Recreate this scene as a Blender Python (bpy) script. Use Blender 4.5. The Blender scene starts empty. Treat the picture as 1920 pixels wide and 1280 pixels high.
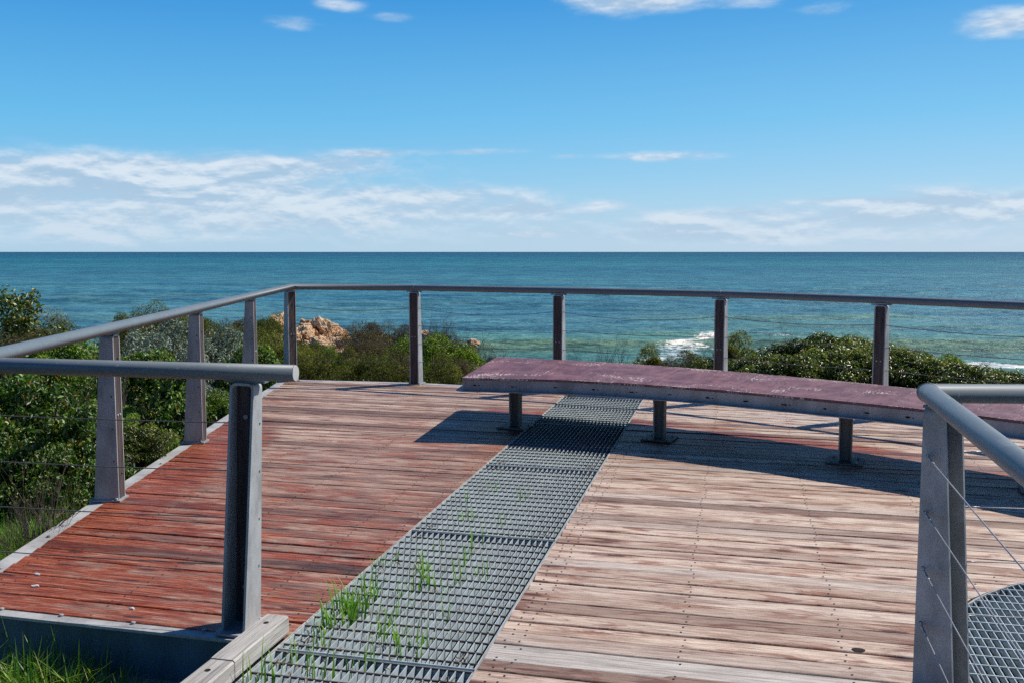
import bpy, math, random
import numpy as np
from mathutils import Vector, noise as mn
random.seed(7); rng = np.random.default_rng(11)
sc = bpy.context.scene
COL = sc.collection
H = 1.6; F = 1790.0; PITCH = math.atan(168/F); SL = .013
SEA = -8.0
CU, CV = .9724, .2334
def W(u, v, h=0.):                     # plank frame -> world, on the gently rising deck
    x = u*CU + v*CV; y = -u*CV + v*CU
    return (x, y, h + SL*y)
def UV(x, y): return (x*CU - y*CV, x*CV + y*CU)
def D(x, y, h=0.): return (x, y, h + SL*y)
def far(px, py, Y):                    # a point of the landscape at distance Y
    a = (px-960)/F; b = -(py-640)/F
    ry = math.cos(PITCH)+b*math.sin(PITCH); rz = -math.sin(PITCH)+b*math.cos(PITCH)
    return (a/ry*Y, Y, H+rz/ry*Y)
def lerp(a, b, t): return a+(b-a)*t
def sstep(a, b, x):
    t = min(1, max(0, (x-a)/(b-a))); return t*t*(3-2*t)

# ------------------------------------------------------------------ objects
def tag(o, label=None, cat=None, group=None, kind=None):
    if label: o['label'] = label
    if cat: o['category'] = cat
    if group: o['group'] = group
    if kind: o['kind'] = kind
    return o
def empty(name, loc=(0,0,0), rz=0):
    o = bpy.data.objects.new(name, None); COL.objects.link(o)
    o.location = loc; o.rotation_euler = (0,0,rz); o.empty_display_size = .1
    return o
class MB:
    def __init__(s): s.v=[]; s.f=[]; s.m=[]; s.uv=[]; s.at=[]
    def face(s, pts, mi=0, uv=None, at=None):
        n=len(s.v); s.v += [tuple(p) for p in pts]; s.f.append(tuple(range(n, n+len(pts)))); s.m.append(mi)
        s.uv += list(uv) if uv else [(0,0)]*len(pts)
        s.at += list(at) if at else [(0,0,0,1)]*len(pts)
    def hexa(s, b, t, mi=0):           # bottom ring, top ring (4 pts each, ccw seen from above)
        s.face(t, mi); s.face(b[::-1], mi)
        for i in range(4):
            j=(i+1)%4; s.face([b[i], b[j], t[j], t[i]], mi)
    def box(s, c, sx, sy, sz, rz=0, mi=0, tilt=0):
        ca, sa = math.cos(rz), math.sin(rz); x,y,z=c
        q=[(-sx/2,-sy/2),(sx/2,-sy/2),(sx/2,sy/2),(-sx/2,sy/2)]
        r=[(x+a*ca-b*sa, y+a*sa+b*ca) for a,b in q]
        s.hexa([(a,b,z) for a,b in r],[(a,b,z+sz) for a,b in r],mi)
    def tube(s, path, rad, n=8, caps=True, mi=0):
        P=[Vector(p) for p in path]; rads = rad if isinstance(rad,(list,tuple)) else [rad]*len(P)
        rings=[]; up=Vector((0,0,1))
        for i,p in enumerate(P):
            d0=(P[i]-P[i-1]).normalized() if i>0 else (P[1]-P[0]).normalized()
            d1=(P[i+1]-P[i]).normalized() if i<len(P)-1 else d0
            t=(d0+d1); t = t.normalized() if t.length>1e-6 else d0
            if abs(t.dot(up))>.95: up=Vector((1,0,0)) if abs(t.x)<.9 else Vector((0,1,0))
            a=t.cross(up).normalized(); b=a.cross(t).normalized(); up=b
            k=1/max(.5, math.sqrt(max(.05,(1+d0.dot(d1))/2)))
            if k<1.02: rings.append([tuple(p+(a*math.cos(q)+b*math.sin(q))*rads[i]) for q in [2*math.pi*j/n for j in range(n)]])
            else:                      # mitre: slide each ring point along the incoming direction to the mitre plane
                aa=d0.cross(b).normalized(); bb=aa.cross(d0).normalized(); r=[]
                for q in [2*math.pi*j/n for j in range(n)]:
                    w=(aa*math.cos(q)+bb*math.sin(q))*rads[i]; lam=-(w.dot(t))/d0.dot(t); r.append(tuple(p+w+d0*lam))
                rings.append(r)
        base=len(s.v)
        for r in rings: s.v+=r
        for i in range(len(rings)-1):
            for j in range(n):
                k=(j+1)%n
                s.f.append((base+i*n+j, base+i*n+k, base+(i+1)*n+k, base+(i+1)*n+j)); s.m.append(mi); 
        if caps:
            s.f.append(tuple(base+j for j in range(n))[::-1]); s.m.append(mi)
            s.f.append(tuple(base+(len(rings)-1)*n+j for j in range(n))); s.m.append(mi)
        s.sm=True
    def sweep(s, prof, path, mi=0):    # prof: (outward, z); path: (x,y,z) with outward on the left of travel
        P=[Vector(p) for p in path]; rings=[]
        for i,p in enumerate(P):
            d0=Vector((P[i]-P[i-1]).to_2d()).normalized() if i>0 else Vector((P[1]-P[0]).to_2d()).normalized()
            d1=Vector((P[i+1]-P[i]).to_2d()).normalized() if i<len(P)-1 else d0
            n0=Vector((-d0.y,d0.x)); n1=Vector((-d1.y,d1.x)); n=(n0+n1).normalized(); k=1/max(.4,n.dot(n0))
            rings.append([(p.x+n.x*o*k, p.y+n.y*o*k, p.z+z) for o,z in prof])
        m=len(prof)
        for i in range(len(rings)-1):
            for j in range(m):
                k=(j+1)%m; s.face([rings[i][j],rings[i][k],rings[i+1][k],rings[i+1][j]],mi)
        s.face(rings[0],mi); s.face(rings[-1][::-1],mi)
    def build(s, name, mats, parent=None, smooth=False, uv=False, attr=False, loc=None):
        me=bpy.data.meshes.new(name); me.from_pydata(s.v,[],s.f)
        for m in (mats if isinstance(mats,(list,tuple)) else [mats]): me.materials.append(m)
        me.polygons.foreach_set('material_index', s.m)
        if uv:
            l=me.uv_layers.new(name='grain'); l.data.foreach_set('uv',[c for p in s.uv for c in p])
        if attr:
            a=me.color_attributes.new('tone','FLOAT_COLOR','POINT'); a.data.foreach_set('color',[c for p in s.at for c in p])
        if smooth or getattr(s,'sm',False):
            me.polygons.foreach_set('use_smooth',[len(f)<=4 for f in s.f])
        me.update(); o=bpy.data.objects.new(name,me); COL.objects.link(o)
        if parent:
            o.parent=parent; o.matrix_parent_inverse=parent_inv(parent)
        return o
def parent_inv(p):
    from mathutils import Matrix, Euler
    m=Matrix.LocRotScale(p.location,Euler(p.rotation_euler),p.scale)
    return m.inverted()

# ------------------------------------------------------------------ materials
class NT:
    def __init__(s, name):
        s.mat=bpy.data.materials.new(name); s.mat.use_nodes=True; s.t=s.mat.node_tree
        s.b=s.t.nodes['Principled BSDF']; s.out=s.t.nodes['Material Output']
    def n(s, typ, ins=None, **kw):
        x=s.t.nodes.new(typ)
        for k,v in kw.items(): setattr(x,k,v)
        for k,v in (ins or {}).items(): s.put(x.inputs[k],v)
        return x
    def put(s, sock, v):
        if hasattr(v,'outputs'): v=v.outputs[0]
        if isinstance(v,bpy.types.NodeSocket): s.t.links.new(v,sock)
        elif isinstance(v,tuple) and len(v)==3 and sock.type=='RGBA': sock.default_value=(*v,1)
        else: sock.default_value=v
    def math(s, op, a, b=0., c=None, clamp=False):
        x=s.n('ShaderNodeMath',operation=op,use_clamp=clamp); s.put(x.inputs[0],a); s.put(x.inputs[1],b)
        if c is not None: s.put(x.inputs[2],c)
        return x.outputs[0]
    def mix(s, f, a, b, mode='MIX'):
        x=s.n('ShaderNodeMix',data_type='RGBA',blend_type=mode); s.put(x.inputs[0],f); s.put(x.inputs[6],a); s.put(x.inputs[7],b); return x.outputs[2]
    def noise(s, vec, scale, det=3, rough=.5, dist=0., dim='3D'):
        x=s.n('ShaderNodeTexNoise',noise_dimensions=dim); s.put(x.inputs['Vector'],vec); s.put(x.inputs['Scale'],scale)
        s.put(x.inputs['Detail'],det); s.put(x.inputs['Roughness'],rough); s.put(x.inputs['Distortion'],dist); return x.outputs['Fac']
    def map(s, vec, scale=(1,1,1), loc=(0,0,0)):
        x=s.n('ShaderNodeMapping'); s.put(x.inputs['Vector'],vec); x.inputs['Scale'].default_value=scale; x.inputs['Location'].default_value=loc; return x.outputs[0]
    def ss(s, v, a, b):
        x=s.n('ShaderNodeMapRange',interpolation_type='SMOOTHSTEP'); s.put(x.inputs[0],v); x.inputs[1].default_value=a; x.inputs[2].default_value=b; return x.outputs[0]
    def ramp(s, v, stops):
        x=s.n('ShaderNodeValToRGB'); s.put(x.inputs[0],v); e=x.color_ramp.elements
        while len(e)<len(stops): e.new(.5)
        for i,(p,c) in enumerate(stops): e[i].position=p; e[i].color=(*c,1)
        return x.outputs[0]
    def bump(s, h, strength=.3, dist=.01):
        x=s.n('ShaderNodeBump'); s.put(x.inputs['Height'],h); x.inputs['Strength'].default_value=strength; x.inputs['Distance'].default_value=dist
        s.put(s.b.inputs['Normal'],x.outputs[0]); return x
    def set(s, **kw):
        names=dict(col='Base Color',rough='Roughness',metal='Metallic',spec='Specular IOR Level',coat='Coat Weight',crough='Coat Roughness')
        for k,v in kw.items(): s.put(s.b.inputs[names[k]],v)
        return s.mat
    def pos(s): return s.n('ShaderNodeNewGeometry').outputs['Position']
    def obj(s): return s.n('ShaderNodeTexCoord').outputs['Object']

def srgb(r,g,b):
    f=lambda c:(c/255/12.92 if c/255<=.04045 else ((c/255+.055)/1.055)**2.4)
    return (f(r),f(g),f(b))

def wood_deck():
    m=NT('weathered_deck_boards')
    uv=m.n('ShaderNodeUVMap',uv_map='grain').outputs[0]
    at=m.n('ShaderNodeVertexColor',layer_name='tone'); sep=m.n('ShaderNodeSeparateColor',{0:at.outputs['Color']})
    rnd,stain,wear=sep.outputs[0],sep.outputs[1],sep.outputs[2]
    warp=m.n('ShaderNodeTexNoise'); m.put(warp.inputs['Vector'],m.map(uv,(1.6,5,1))); warp.inputs['Scale'].default_value=1
    wv=m.n('ShaderNodeVectorMath',operation='MULTIPLY_ADD'); m.put(wv.inputs[0],warp.outputs['Color']); wv.inputs[1].default_value=(.05,.012,0); m.put(wv.inputs[2],uv)
    w=wv.outputs[0]
    fine=m.noise(m.map(w,(4.5,170,1)),1,5,.75)
    mid=m.noise(m.map(w,(3.0,60,1)),1,6,.75)
    broad=m.noise(m.map(w,(1.5,9,1)),1,4,.62)
    blot=m.noise(m.map(uv,(3.2,12,1),(7,3,0)),1,5,.65,.7)
    # knots
    vo=m.n('ShaderNodeTexVoronoi',feature='F1',voronoi_dimensions='2D'); m.put(vo.inputs['Vector'],m.map(uv,(1.5,6.5,1))); vo.inputs['Scale'].default_value=1; vo.inputs['Randomness'].default_value=1
    kd=m.math('ADD',vo.outputs['Distance'],m.math('MULTIPLY',m.math('SUBTRACT',mid,.5),.12))
    halo=m.math('SUBTRACT',1.,m.ss(kd,.05,.26)); core=m.math('SUBTRACT',1.,m.ss(kd,.05,.10))
    ksel=m.n('ShaderNodeSeparateColor',{0:vo.outputs['Color']}).outputs[0]
    kon=m.ss(ksel,.5,.6); halo=m.math('MULTIPLY',halo,kon); core=m.math('MULTIPLY',core,kon)
    ringw=m.ss(m.math('SINE',m.math('MULTIPLY',kd,110.)),.2,.9); ring=m.math('MULTIPLY',m.math('MULTIPLY',ringw,halo),.4)
    # weathered colour
    pale=m.ramp(broad,[(.3,srgb(148,120,104)),(.40,srgb(184,156,138)),(.53,srgb(214,194,178)),(.66,srgb(174,138,116))])
    grey=m.mix(m.ss(rnd,.1,.9),(.80,.76,.74),(1.10,1.10,1.10)); pale=m.mix(1.,pale,grey,'MULTIPLY')
    redw=m.ramp(mid,[(.32,srgb(88,50,38)),(.5,srgb(140,88,66)),(.68,srgb(184,136,112))])
    patch=m.math('MAXIMUM',m.math('MULTIPLY',m.ss(blot,.51,.63),.8),m.math('MULTIPLY',halo,.9))
    c=m.mix(patch,pale,redw)
    # dark aged tone for stained side
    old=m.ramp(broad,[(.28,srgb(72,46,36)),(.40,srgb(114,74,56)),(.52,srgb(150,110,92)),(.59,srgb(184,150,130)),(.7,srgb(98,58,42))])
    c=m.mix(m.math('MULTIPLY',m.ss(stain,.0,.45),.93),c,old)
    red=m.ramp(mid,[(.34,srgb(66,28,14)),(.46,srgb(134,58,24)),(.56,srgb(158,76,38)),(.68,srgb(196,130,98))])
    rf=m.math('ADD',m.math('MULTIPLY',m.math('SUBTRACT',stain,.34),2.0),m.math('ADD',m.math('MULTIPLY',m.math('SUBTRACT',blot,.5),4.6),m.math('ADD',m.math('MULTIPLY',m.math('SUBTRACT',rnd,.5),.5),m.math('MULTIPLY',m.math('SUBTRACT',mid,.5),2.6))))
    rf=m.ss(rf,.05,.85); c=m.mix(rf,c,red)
    # streaks
    c=m.mix(m.math('MULTIPLY',m.ss(fine,.53,.62),.7),c,m.mix(.35,c,srgb(244,226,212)))
    c=m.mix(m.math('MULTIPLY',m.math('SUBTRACT',1.,m.ss(fine,.36,.48)),.9),c,m.mix(1.,c,srgb(120,95,90),'MULTIPLY'))
    crack=m.math('SUBTRACT',1.,m.ss(m.noise(m.map(w,(1.3,60,1),(3,9,0)),1,3,.6),.31,.35)); c=m.mix(m.math('MULTIPLY',crack,.8),c,srgb(50,32,30))
    c=m.mix(ring,c,srgb(95,50,38)); c=m.mix(m.math('MULTIPLY',core,.85),c,srgb(70,40,34))
    c=m.mix(wear,c,m.mix(m.math('MULTIPLY',m.ss(mid,.35,.7),.9),srgb(168,162,156),srgb(212,206,200)))
    dark=m.mix(1.,c,m.mix(m.ss(rnd,0,.35),srgb(196,184,178),(1.,1.,.98)),'MULTIPLY')
    dark=m.mix(1.,dark,m.mix(m.ss(mid,.36,.62),(.80,.77,.75),(1.10,1.10,1.09)),'MULTIPLY')
    hgt=m.math('ADD',m.math('MULTIPLY',fine,.6),m.math('MULTIPLY',mid,.5))
    m.bump(hgt,.8,.006)
    return m.set(col=dark,rough=m.math('SUBTRACT',m.math('ADD',.42,m.math('MULTIPLY',fine,.3)),m.math('MULTIPLY',stain,.12)),spec=.45)

def steel(name, base, var=.25, rough=.45, metal=.25, stains=.0, scale=9.):
    m=NT(name); p=m.pos()
    a=m.noise(m.map(p,(1,1,.45)),scale,5,.65); b=m.noise(p,scale*9,3,.6)
    c=m.mix(m.ss(a,.3,.7),tuple(x*(1-var) for x in base),tuple(min(1,x*(1+var)) for x in base))
    c=m.mix(m.math('MULTIPLY',m.ss(b,.5,.75),.25),c,tuple(min(1,x*1.5) for x in base))
    if stains: c=m.mix(m.math('MULTIPLY',m.ss(m.noise(m.map(p,(4,4,.6)),6,4,.7),.58,.72),stains),c,(base[0]*.55,base[1]*.42,base[2]*.36))
    m.bump(b,.12,.002)
    return m.set(col=c,rough=m.math('ADD',rough,m.math('MULTIPLY',a,.2)),metal=metal)

def paint_tube():
    m=NT('slate_blue_rail_paint'); p=m.pos()
    a=m.noise(p,5,4,.6); b=m.noise(p,60,3,.6)
    c=m.mix(a,(.125,.16,.185),(.18,.215,.235)); sa=m.noise(m.map(p,(1,1,3)),16,5,.7,.6); c=m.mix(m.math('MULTIPLY',m.ss(sa,.56,.72),.3),c,(.36,.38,.38)); c=m.mix(m.math('MULTIPLY',m.math('SUBTRACT',1.,m.ss(sa,.3,.4)),.35),c,(.07,.075,.08)); c=m.mix(m.math('MULTIPLY',m.ss(b,.66,.74),.5),c,(.5,.52,.52))
    m.bump(b,.06,.002)
    return m.set(col=c,rough=m.math('ADD',.42,m.math('MULTIPLY',a,.16)),spec=.45)

def leaf_mat(name, dark, mid_, light, gloss=.38, trans=.25, spec=.5):
    m=NT(name)
    at=m.n('ShaderNodeVertexColor',layer_name='tone'); sep=m.n('ShaderNodeSeparateColor',{0:at.outputs['Color']})
    r=m.n('ShaderNodeObjectInfo').outputs['Random']
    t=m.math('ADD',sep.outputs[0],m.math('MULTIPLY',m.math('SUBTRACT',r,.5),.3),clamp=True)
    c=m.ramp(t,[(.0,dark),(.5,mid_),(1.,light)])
    c=m.mix(m.ss(sep.outputs[1],.93,.96),c,srgb(150,118,60))
    m.set(col=c,rough=gloss,spec=spec)
    tr=m.n('ShaderNodeBsdfTranslucent'); m.put(tr.inputs['Color'],m.mix(1.,c,(1.3,1.5,.6),'MULTIPLY'))
    mx=m.n('ShaderNodeMixShader'); mx.inputs[0].default_value=trans
    m.t.links.new(m.b.outputs[0],mx.inputs[1]); m.t.links.new(tr.outputs[0],mx.inputs[2]); m.t.links.new(mx.outputs[0],m.out.inputs[0])
    return m.mat
def simple(name, c1, c2, scale=8, rough=.7, spec=.3, bump=.3, stretch=(1,1,1), obj=False):
    m=NT(name); p=m.map(m.obj() if obj else m.pos(),stretch); a=m.noise(p,scale,6,.65)
    m.bump(a,bump,.01); return m.set(col=m.mix(m.ss(a,.3,.7),c1,c2),rough=rough,spec=spec)

M={}
M['deck']=wood_deck()
M['screw']=simple('rusty_screw',(.03,.02,.018),(.07,.05,.045),40,.5)
M['hole']=simple('knot_hole',(.012,.008,.006),(.03,.018,.012),30,.9)
M['galv']=steel('galvanised_post_steel',(.35,.37,.375),.28,.5,.12,.22,7)
M['edge']=steel('galvanised_edge_steel',(.42,.42,.41),.25,.5,.15,.5,5)
M['beamblue']=steel('painted_edge_beam',(.085,.14,.21),.3,.45,.2,.2,4)
M['tube']=paint_tube()
M['grate']=steel('galvanised_grating',(.40,.47,.50),.2,.5,.1,.2,14)
M['rod']=steel('dark_cross_rod',(.085,.07,.065),.3,.6,.1,.3,30)
M['rust']=steel('dark_bolt_steel',(.10,.08,.07),.4,.5,.3)
M['cable']=steel('stainless_cable',(.36,.36,.37),.15,.35,.6)
M['oldcable']=steel('tarnished_cable',(.13,.13,.13),.2,.5,.3)
M['batten']=simple('post_timber_infill',srgb(54,45,45),srgb(94,82,80),5,.6,.4,.4,(12,12,.8))
def kerb_mat():
    m=NT('silvered_timber'); p=m.obj(); w=m.map(p,(1,1,1))
    n1=m.noise(m.map(p,(1.5,26,26)),1,4,.6,.8); n2=m.noise(m.map(p,(4,120,120)),1,4,.7); n3=m.noise(m.map(p,(3,10,10)),1,3,.6,1.)
    c=m.ramp(n1,[(.25,srgb(108,102,100)),(.5,srgb(176,172,166)),(.75,srgb(214,210,200))])
    c=m.mix(m.math('MULTIPLY',m.math('SUBTRACT',1.,m.ss(n2,.3,.45)),.7),c,srgb(70,64,62)); c=m.mix(m.math('MULTIPLY',m.ss(n3,.6,.75),.4),c,srgb(160,140,110))
    m.bump(m.math('ADD',n1,n2),.7,.006); return m.set(col=c,rough=.7,spec=.3)
M['kerb']=kerb_mat()
def seat_mat():
    m=NT('plum_seat_paint'); uv=m.n('ShaderNodeUVMap',uv_map='grain').outputs[0]
    at=m.n('ShaderNodeVertexColor',layer_name='tone'); sep=m.n('ShaderNodeSeparateColor',{0:at.outputs['Color']})
    a=m.noise(m.map(uv,(9,2.2,1)),1,5,.65); b=m.noise(m.map(uv,(70,16,1)),1,5,.75,.6); g=m.noise(m.map(uv,(2.1,2.4,1),(5,2,0)),1,3,.5)
    c=m.mix(m.ss(a,.35,.65),srgb(100,62,68),srgb(132,92,98)); st=m.noise(m.map(uv,(1.6,5,1),(2,7,0)),1,5,.65,.5); c=m.mix(m.math('MULTIPLY',m.ss(st,.5,.66),.45),c,srgb(150,118,122)); c=m.mix(m.math('MULTIPLY',m.math('SUBTRACT',1.,m.ss(st,.32,.44)),.4),c,srgb(74,42,48)); c=m.mix(m.math('MULTIPLY',sep.outputs[0],.35),c,srgb(86,54,64))
    edge=sep.outputs[1]
    th=m.math('ADD',m.math('ADD',b,m.math('MULTIPLY',g,.75)),m.math('MULTIPLY',m.math('ADD',m.math('MULTIPLY',edge,.05),m.math('MULTIPLY',sep.outputs[2],.16)),1.))
    chip=m.ss(th,1.0,1.05); c=m.mix(m.math('MULTIPLY',chip,.85),c,srgb(214,196,190))
    m.bump(m.math('SUBTRACT',a,m.math('MULTIPLY',chip,.5)),.2,.003)
    return m.set(col=c,rough=m.math('ADD',.42,m.math('MULTIPLY',a,.3)),spec=.42)
M['seat']=seat_mat()
M['fascia']=steel('grey_bench_edge',(.33,.32,.32),.25,.5,.1,.35,6)
M['leg']=steel('bench_leg_steel',(.11,.12,.12),.3,.5,.3,.3,10)
M['leafy']=leaf_mat('glossy_green_leaves',srgb(18,34,10),srgb(70,106,34),srgb(156,180,80),.38,.3,.5)
M['hedge']=leaf_mat('olive_hedge_leaves',srgb(20,30,12),srgb(64,84,28),srgb(160,168,86),.34,.28,.45)
M['olive']=leaf_mat('fine_olive_leaves',srgb(40,46,18),srgb(92,100,40),srgb(168,166,82),.5,.3,.35)
M['lime']=leaf_mat('bright_scrub_leaves',srgb(40,62,14),srgb(96,128,28),srgb(170,180,52),.4,.35)
M['brown']=leaf_mat('brown_heath_leaves',srgb(48,42,32),srgb(104,92,72),srgb(160,144,112),.6,.2,.3)
M['silver']=leaf_mat('silver_grey_leaves',srgb(78,92,84),srgb(134,150,142),srgb(186,196,190),.6,.15,.3)
M['grass']=leaf_mat('green_grass_blades',srgb(46,84,20),srgb(84,132,34),srgb(150,176,70),.4,.35)
M['litter']=leaf_mat('dry_litter',srgb(70,50,34),srgb(140,112,80),srgb(196,178,140),.7,.1,.2)
M['weed']=leaf_mat('bright_weed_blades',srgb(60,104,24),srgb(104,156,40),srgb(166,196,88),.4,.4)
M['dry']=leaf_mat('dry_grass_blades',srgb(86,90,40),srgb(140,138,66),srgb(186,176,110),.55,.3,.3)
M['twig']=simple('grey_brown_twigs',srgb(62,52,46),srgb(128,114,104),12,.8,.2)
M['soil']=simple('leaf_litter_soil',(.022,.022,.012),(.07,.06,.035),3,.9,.1,.8)
M['scrap']=simple('bleached_scrap',srgb(190,196,206),srgb(226,226,226),30,.6)
def rock_mat():
    m=NT('ochre_limestone'); p=m.pos(); a=m.noise(p,1.6,6,.7,.5); b=m.noise(p,7,6,.75); g=m.n('ShaderNodeNewGeometry').outputs['Pointiness']
    c=m.ramp(a,[(.25,srgb(168,104,60)),(.42,srgb(214,160,108)),(.56,srgb(236,208,172)),(.75,srgb(196,150,112))])
    c=m.mix(m.math('MULTIPLY',m.math('SUBTRACT',1.,m.ss(b,.32,.5)),.75),c,srgb(84,60,50))
    c=m.mix(m.math('SUBTRACT',1.,m.ss(g,.44,.5)),c,m.mix(1.,c,srgb(120,96,86),'MULTIPLY'))
    m.bump(b,.9,.12); return m.set(col=c,rough=.85,spec=.2)
M['rock']=rock_mat()
def sea_mat():
    m=NT('sea_water'); p=m.pos(); s=m.n('ShaderNodeSeparateXYZ',{0:p}); y=s.outputs[1]
    at=m.n('ShaderNodeVertexColor',layer_name='tone'); sep=m.n('ShaderNodeSeparateColor',{0:at.outputs['Color']})
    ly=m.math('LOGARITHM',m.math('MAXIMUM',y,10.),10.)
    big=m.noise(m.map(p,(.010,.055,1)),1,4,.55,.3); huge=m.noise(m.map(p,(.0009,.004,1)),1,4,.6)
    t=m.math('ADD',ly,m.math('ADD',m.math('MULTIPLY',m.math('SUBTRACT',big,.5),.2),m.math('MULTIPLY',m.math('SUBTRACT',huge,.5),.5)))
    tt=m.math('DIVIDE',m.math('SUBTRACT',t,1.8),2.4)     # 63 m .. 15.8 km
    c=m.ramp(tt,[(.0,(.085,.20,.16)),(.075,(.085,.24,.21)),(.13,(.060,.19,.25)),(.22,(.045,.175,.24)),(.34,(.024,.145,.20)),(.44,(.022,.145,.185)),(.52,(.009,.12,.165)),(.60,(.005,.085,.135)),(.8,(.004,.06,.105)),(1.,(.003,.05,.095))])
    gp=m.noise(m.map(p,(.02,.13,1),(4,8,0)),1,5,.6,.4); near=m.math('SUBTRACT',1.,m.ss(ly,2.35,2.9))
    c=m.mix(m.math('MULTIPLY',m.math('MULTIPLY',m.ss(gp,.5,.66),near),.55),c,(.10,.18,.13))
    c=m.mix(m.math('MULTIPLY',sep.outputs[1],.9),c,(.10,.20,.145))
    f1=m.noise(m.map(p,(1.1,1.6,1.4)),1,6,.75,.6); f2=m.noise(m.map(p,(.25,1.1,1)),2.2,5,.7)
    fm=m.math('ADD',sep.outputs[0],m.math('MULTIPLY',m.math('SUBTRACT',f1,.5),2.4)); foam=m.math('MULTIPLY',m.ss(fm,.45,.72),m.ss(sep.outputs[0],.02,.2))
    caps=m.math('MULTIPLY',m.ss(m.noise(m.map(p,(.16,.9,1),(0,3,0)),1,5,.7),.70,.735),m.math('SUBTRACT',1.,m.ss(ly,2.1,2.35)))
    foam=m.math('MAXIMUM',foam,m.math('MULTIPLY',caps,.7))
    c=m.mix(foam,c,(.80,.82,.82))
    r1=m.noise(m.map(p,(1.1,2.6,1)),1,5,.62,.4); r2=m.noise(m.map(p,(.25,.55,1)),1,5,.6,.3); r3=m.noise(m.map(p,(.03,.07,1)),1,6,.65)
    b1=m.n('ShaderNodeBump'); m.put(b1.inputs['Height'],r1); b1.inputs['Distance'].default_value=.35; b1.inputs['Strength'].default_value=.55
    b2=m.n('ShaderNodeBump'); m.put(b2.inputs['Height'],r2); b2.inputs['Distance'].default_value=1.6; b2.inputs['Strength'].default_value=.6; m.put(b2.inputs['Normal'],b1.outputs[0])
    b3=m.n('ShaderNodeBump'); m.put(b3.inputs['Height'],r3); b3.inputs['Distance'].default_value=8.; b3.inputs['Strength'].default_value=.5; m.put(b3.inputs['Normal'],b2.outputs[0])
    m.put(m.b.inputs['Normal'],b3.outputs[0])
    def win(a,b,c_,d): return m.math('MULTIPLY',m.ss(ly,a,b),m.math('SUBTRACT',1.,m.ss(ly,c_,d)))
    tot=None
    for (sx,sy,win_,amp) in ((.9,1.5,win(1.5,1.6,2.1,2.3),.9),(.22,.42,win(1.7,2.0,2.35,2.6),1.),(.10,.10,win(2.05,2.3,2.7,2.95),1.),(.045,.022,win(2.4,2.7,3.1,3.4),1.),(.016,.0042,win(2.9,3.2,4.6,4.8),.9)):
        q=m.math('MULTIPLY',m.math('MULTIPLY',m.math('SUBTRACT',m.noise(m.map(p,(sx,sy,1),(sx*9,3,0)),1,6,.78,.2),.5),amp),win_); tot=q if tot is None else m.math('ADD',tot,q)
    sw=m.noise(m.map(p,(.006,.04,1),(1,4,0)),1,5,.62,.3); sw2=m.noise(m.map(p,(.0012,.0035,1),(1,4,0)),1,5,.62,.3); sw=m.mix(m.ss(ly,2.35,2.75),sw,sw2)
    c=m.mix(1.,c,m.mix(m.ss(sw,.36,.64),(.72,.84,.92),(1.3,1.18,1.06)),'MULTIPLY')
    c=m.mix(1.,c,m.mix(m.ss(tot,-.18,.20),(.48,.60,.68),(1.6,1.45,1.34)),'MULTIPLY')
    return m.set(col=c,rough=m.math('ADD',.38,m.math('MULTIPLY',foam,.4)),spec=.14)
M['sea']=sea_mat()

# ------------------------------------------------------------------ ground and sea
def ground_z(x, y):
    side=lerp(-.22,-.62,sstep(5.2,8.5,y))
    base=lerp(side,-.9,sstep(10.,14.,y))
    base=lerp(base,-1.55,sstep(14,27,y))
    deckz=-.75
    t=sstep(-2.95,-2.55,x)*(1-sstep(5.6,6.6,x))*(1-sstep(10.6,11.6,y))
    z=lerp(base,deckz,t)
    r=sstep(-2.5,1.5,x)                       # the ground falls away sooner on this side
    zr=lerp(-.75,-1.3,sstep(10.5,14,y)); zr=lerp(zr,-2.6,sstep(14,24,y))
    z=lerp(z,zr,r)
    z+=.62*math.exp(-((x-4.9)/2.6)**2-((y-12.9)/1.9)**2)*sstep(10.2,11.2,y)
    if y<4.1 and x<-1.5: z=min(z,-.42)
    z=lerp(z,-9.5,sstep(lerp(29,19,r),lerp(52,46,r),y))
    z+=.10*mn.noise((x*.6,y*.6,0))*sstep(10.5,13,y)+.03*mn.noise((x*2,y*2,3))
    return z
mb=MB()
xs=[-260,-120,-60,-35,-24]+[-20+i*.7 for i in range(72)]+[34,45,70,130,260]
ys=[-120,-50,-20,-8,-3]+[-1+i*.5 for i in range(60)]+[30,32,35,38,41,44,48,54,65,75]
nx=len(xs)
for y in ys:
    for x in xs: mb.v.append((x,y,ground_z(x,y)))
for j in range(len(ys)-1):
    for i in range(nx-1):
        mb.f.append((j*nx+i,j*nx+i+1,(j+1)*nx+i+1,(j+1)*nx+i)); mb.m.append(0)
tag(mb.build('ground',M['soil'],smooth=True),kind='structure')

def foam_at(x, y):
    f=0.
    for (x0,y0,x1,y1,w,s) in FOAM:
        dx,dy=x1-x0,y1-y0; t=max(0,min(1,((x-x0)*dx+(y-y0)*dy)/(dx*dx+dy*dy)))
        d=math.hypot(x-x0-t*dx,(y-y0-t*dy)); f=max(f,s*math.exp(-(d/w)**2))
    return f
FOAM=[]
def foamline(px0,py0,px1,py1,w,s):
    def g(px,py):
        a=math.atan((py-640)/F)+PITCH; Y=(H-SEA)/math.tan(a); q=far(px,py,Y); return q[0],q[1]
    FOAM.append((*g(px0,py0),*g(px1,py1),w,s))
foamline(1262,660,1340,634,2.0,.72); foamline(1225,676,1300,658,2.2,.62); foamline(1180,684,1255,672,1.3,.5)
foamline(1430,634,1570,642,1.5,.42); foamline(930,634,1120,631,.8,.33); foamline(1120,631,1250,636,.9,.30); foamline(1400,650,1560,660,1.2,.3)
foamline(1360,633,1430,632,.8,.4)
foamline(930,694,1240,690,1.2,.5); foamline(1240,694,1420,700,1.6,.55)
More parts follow.
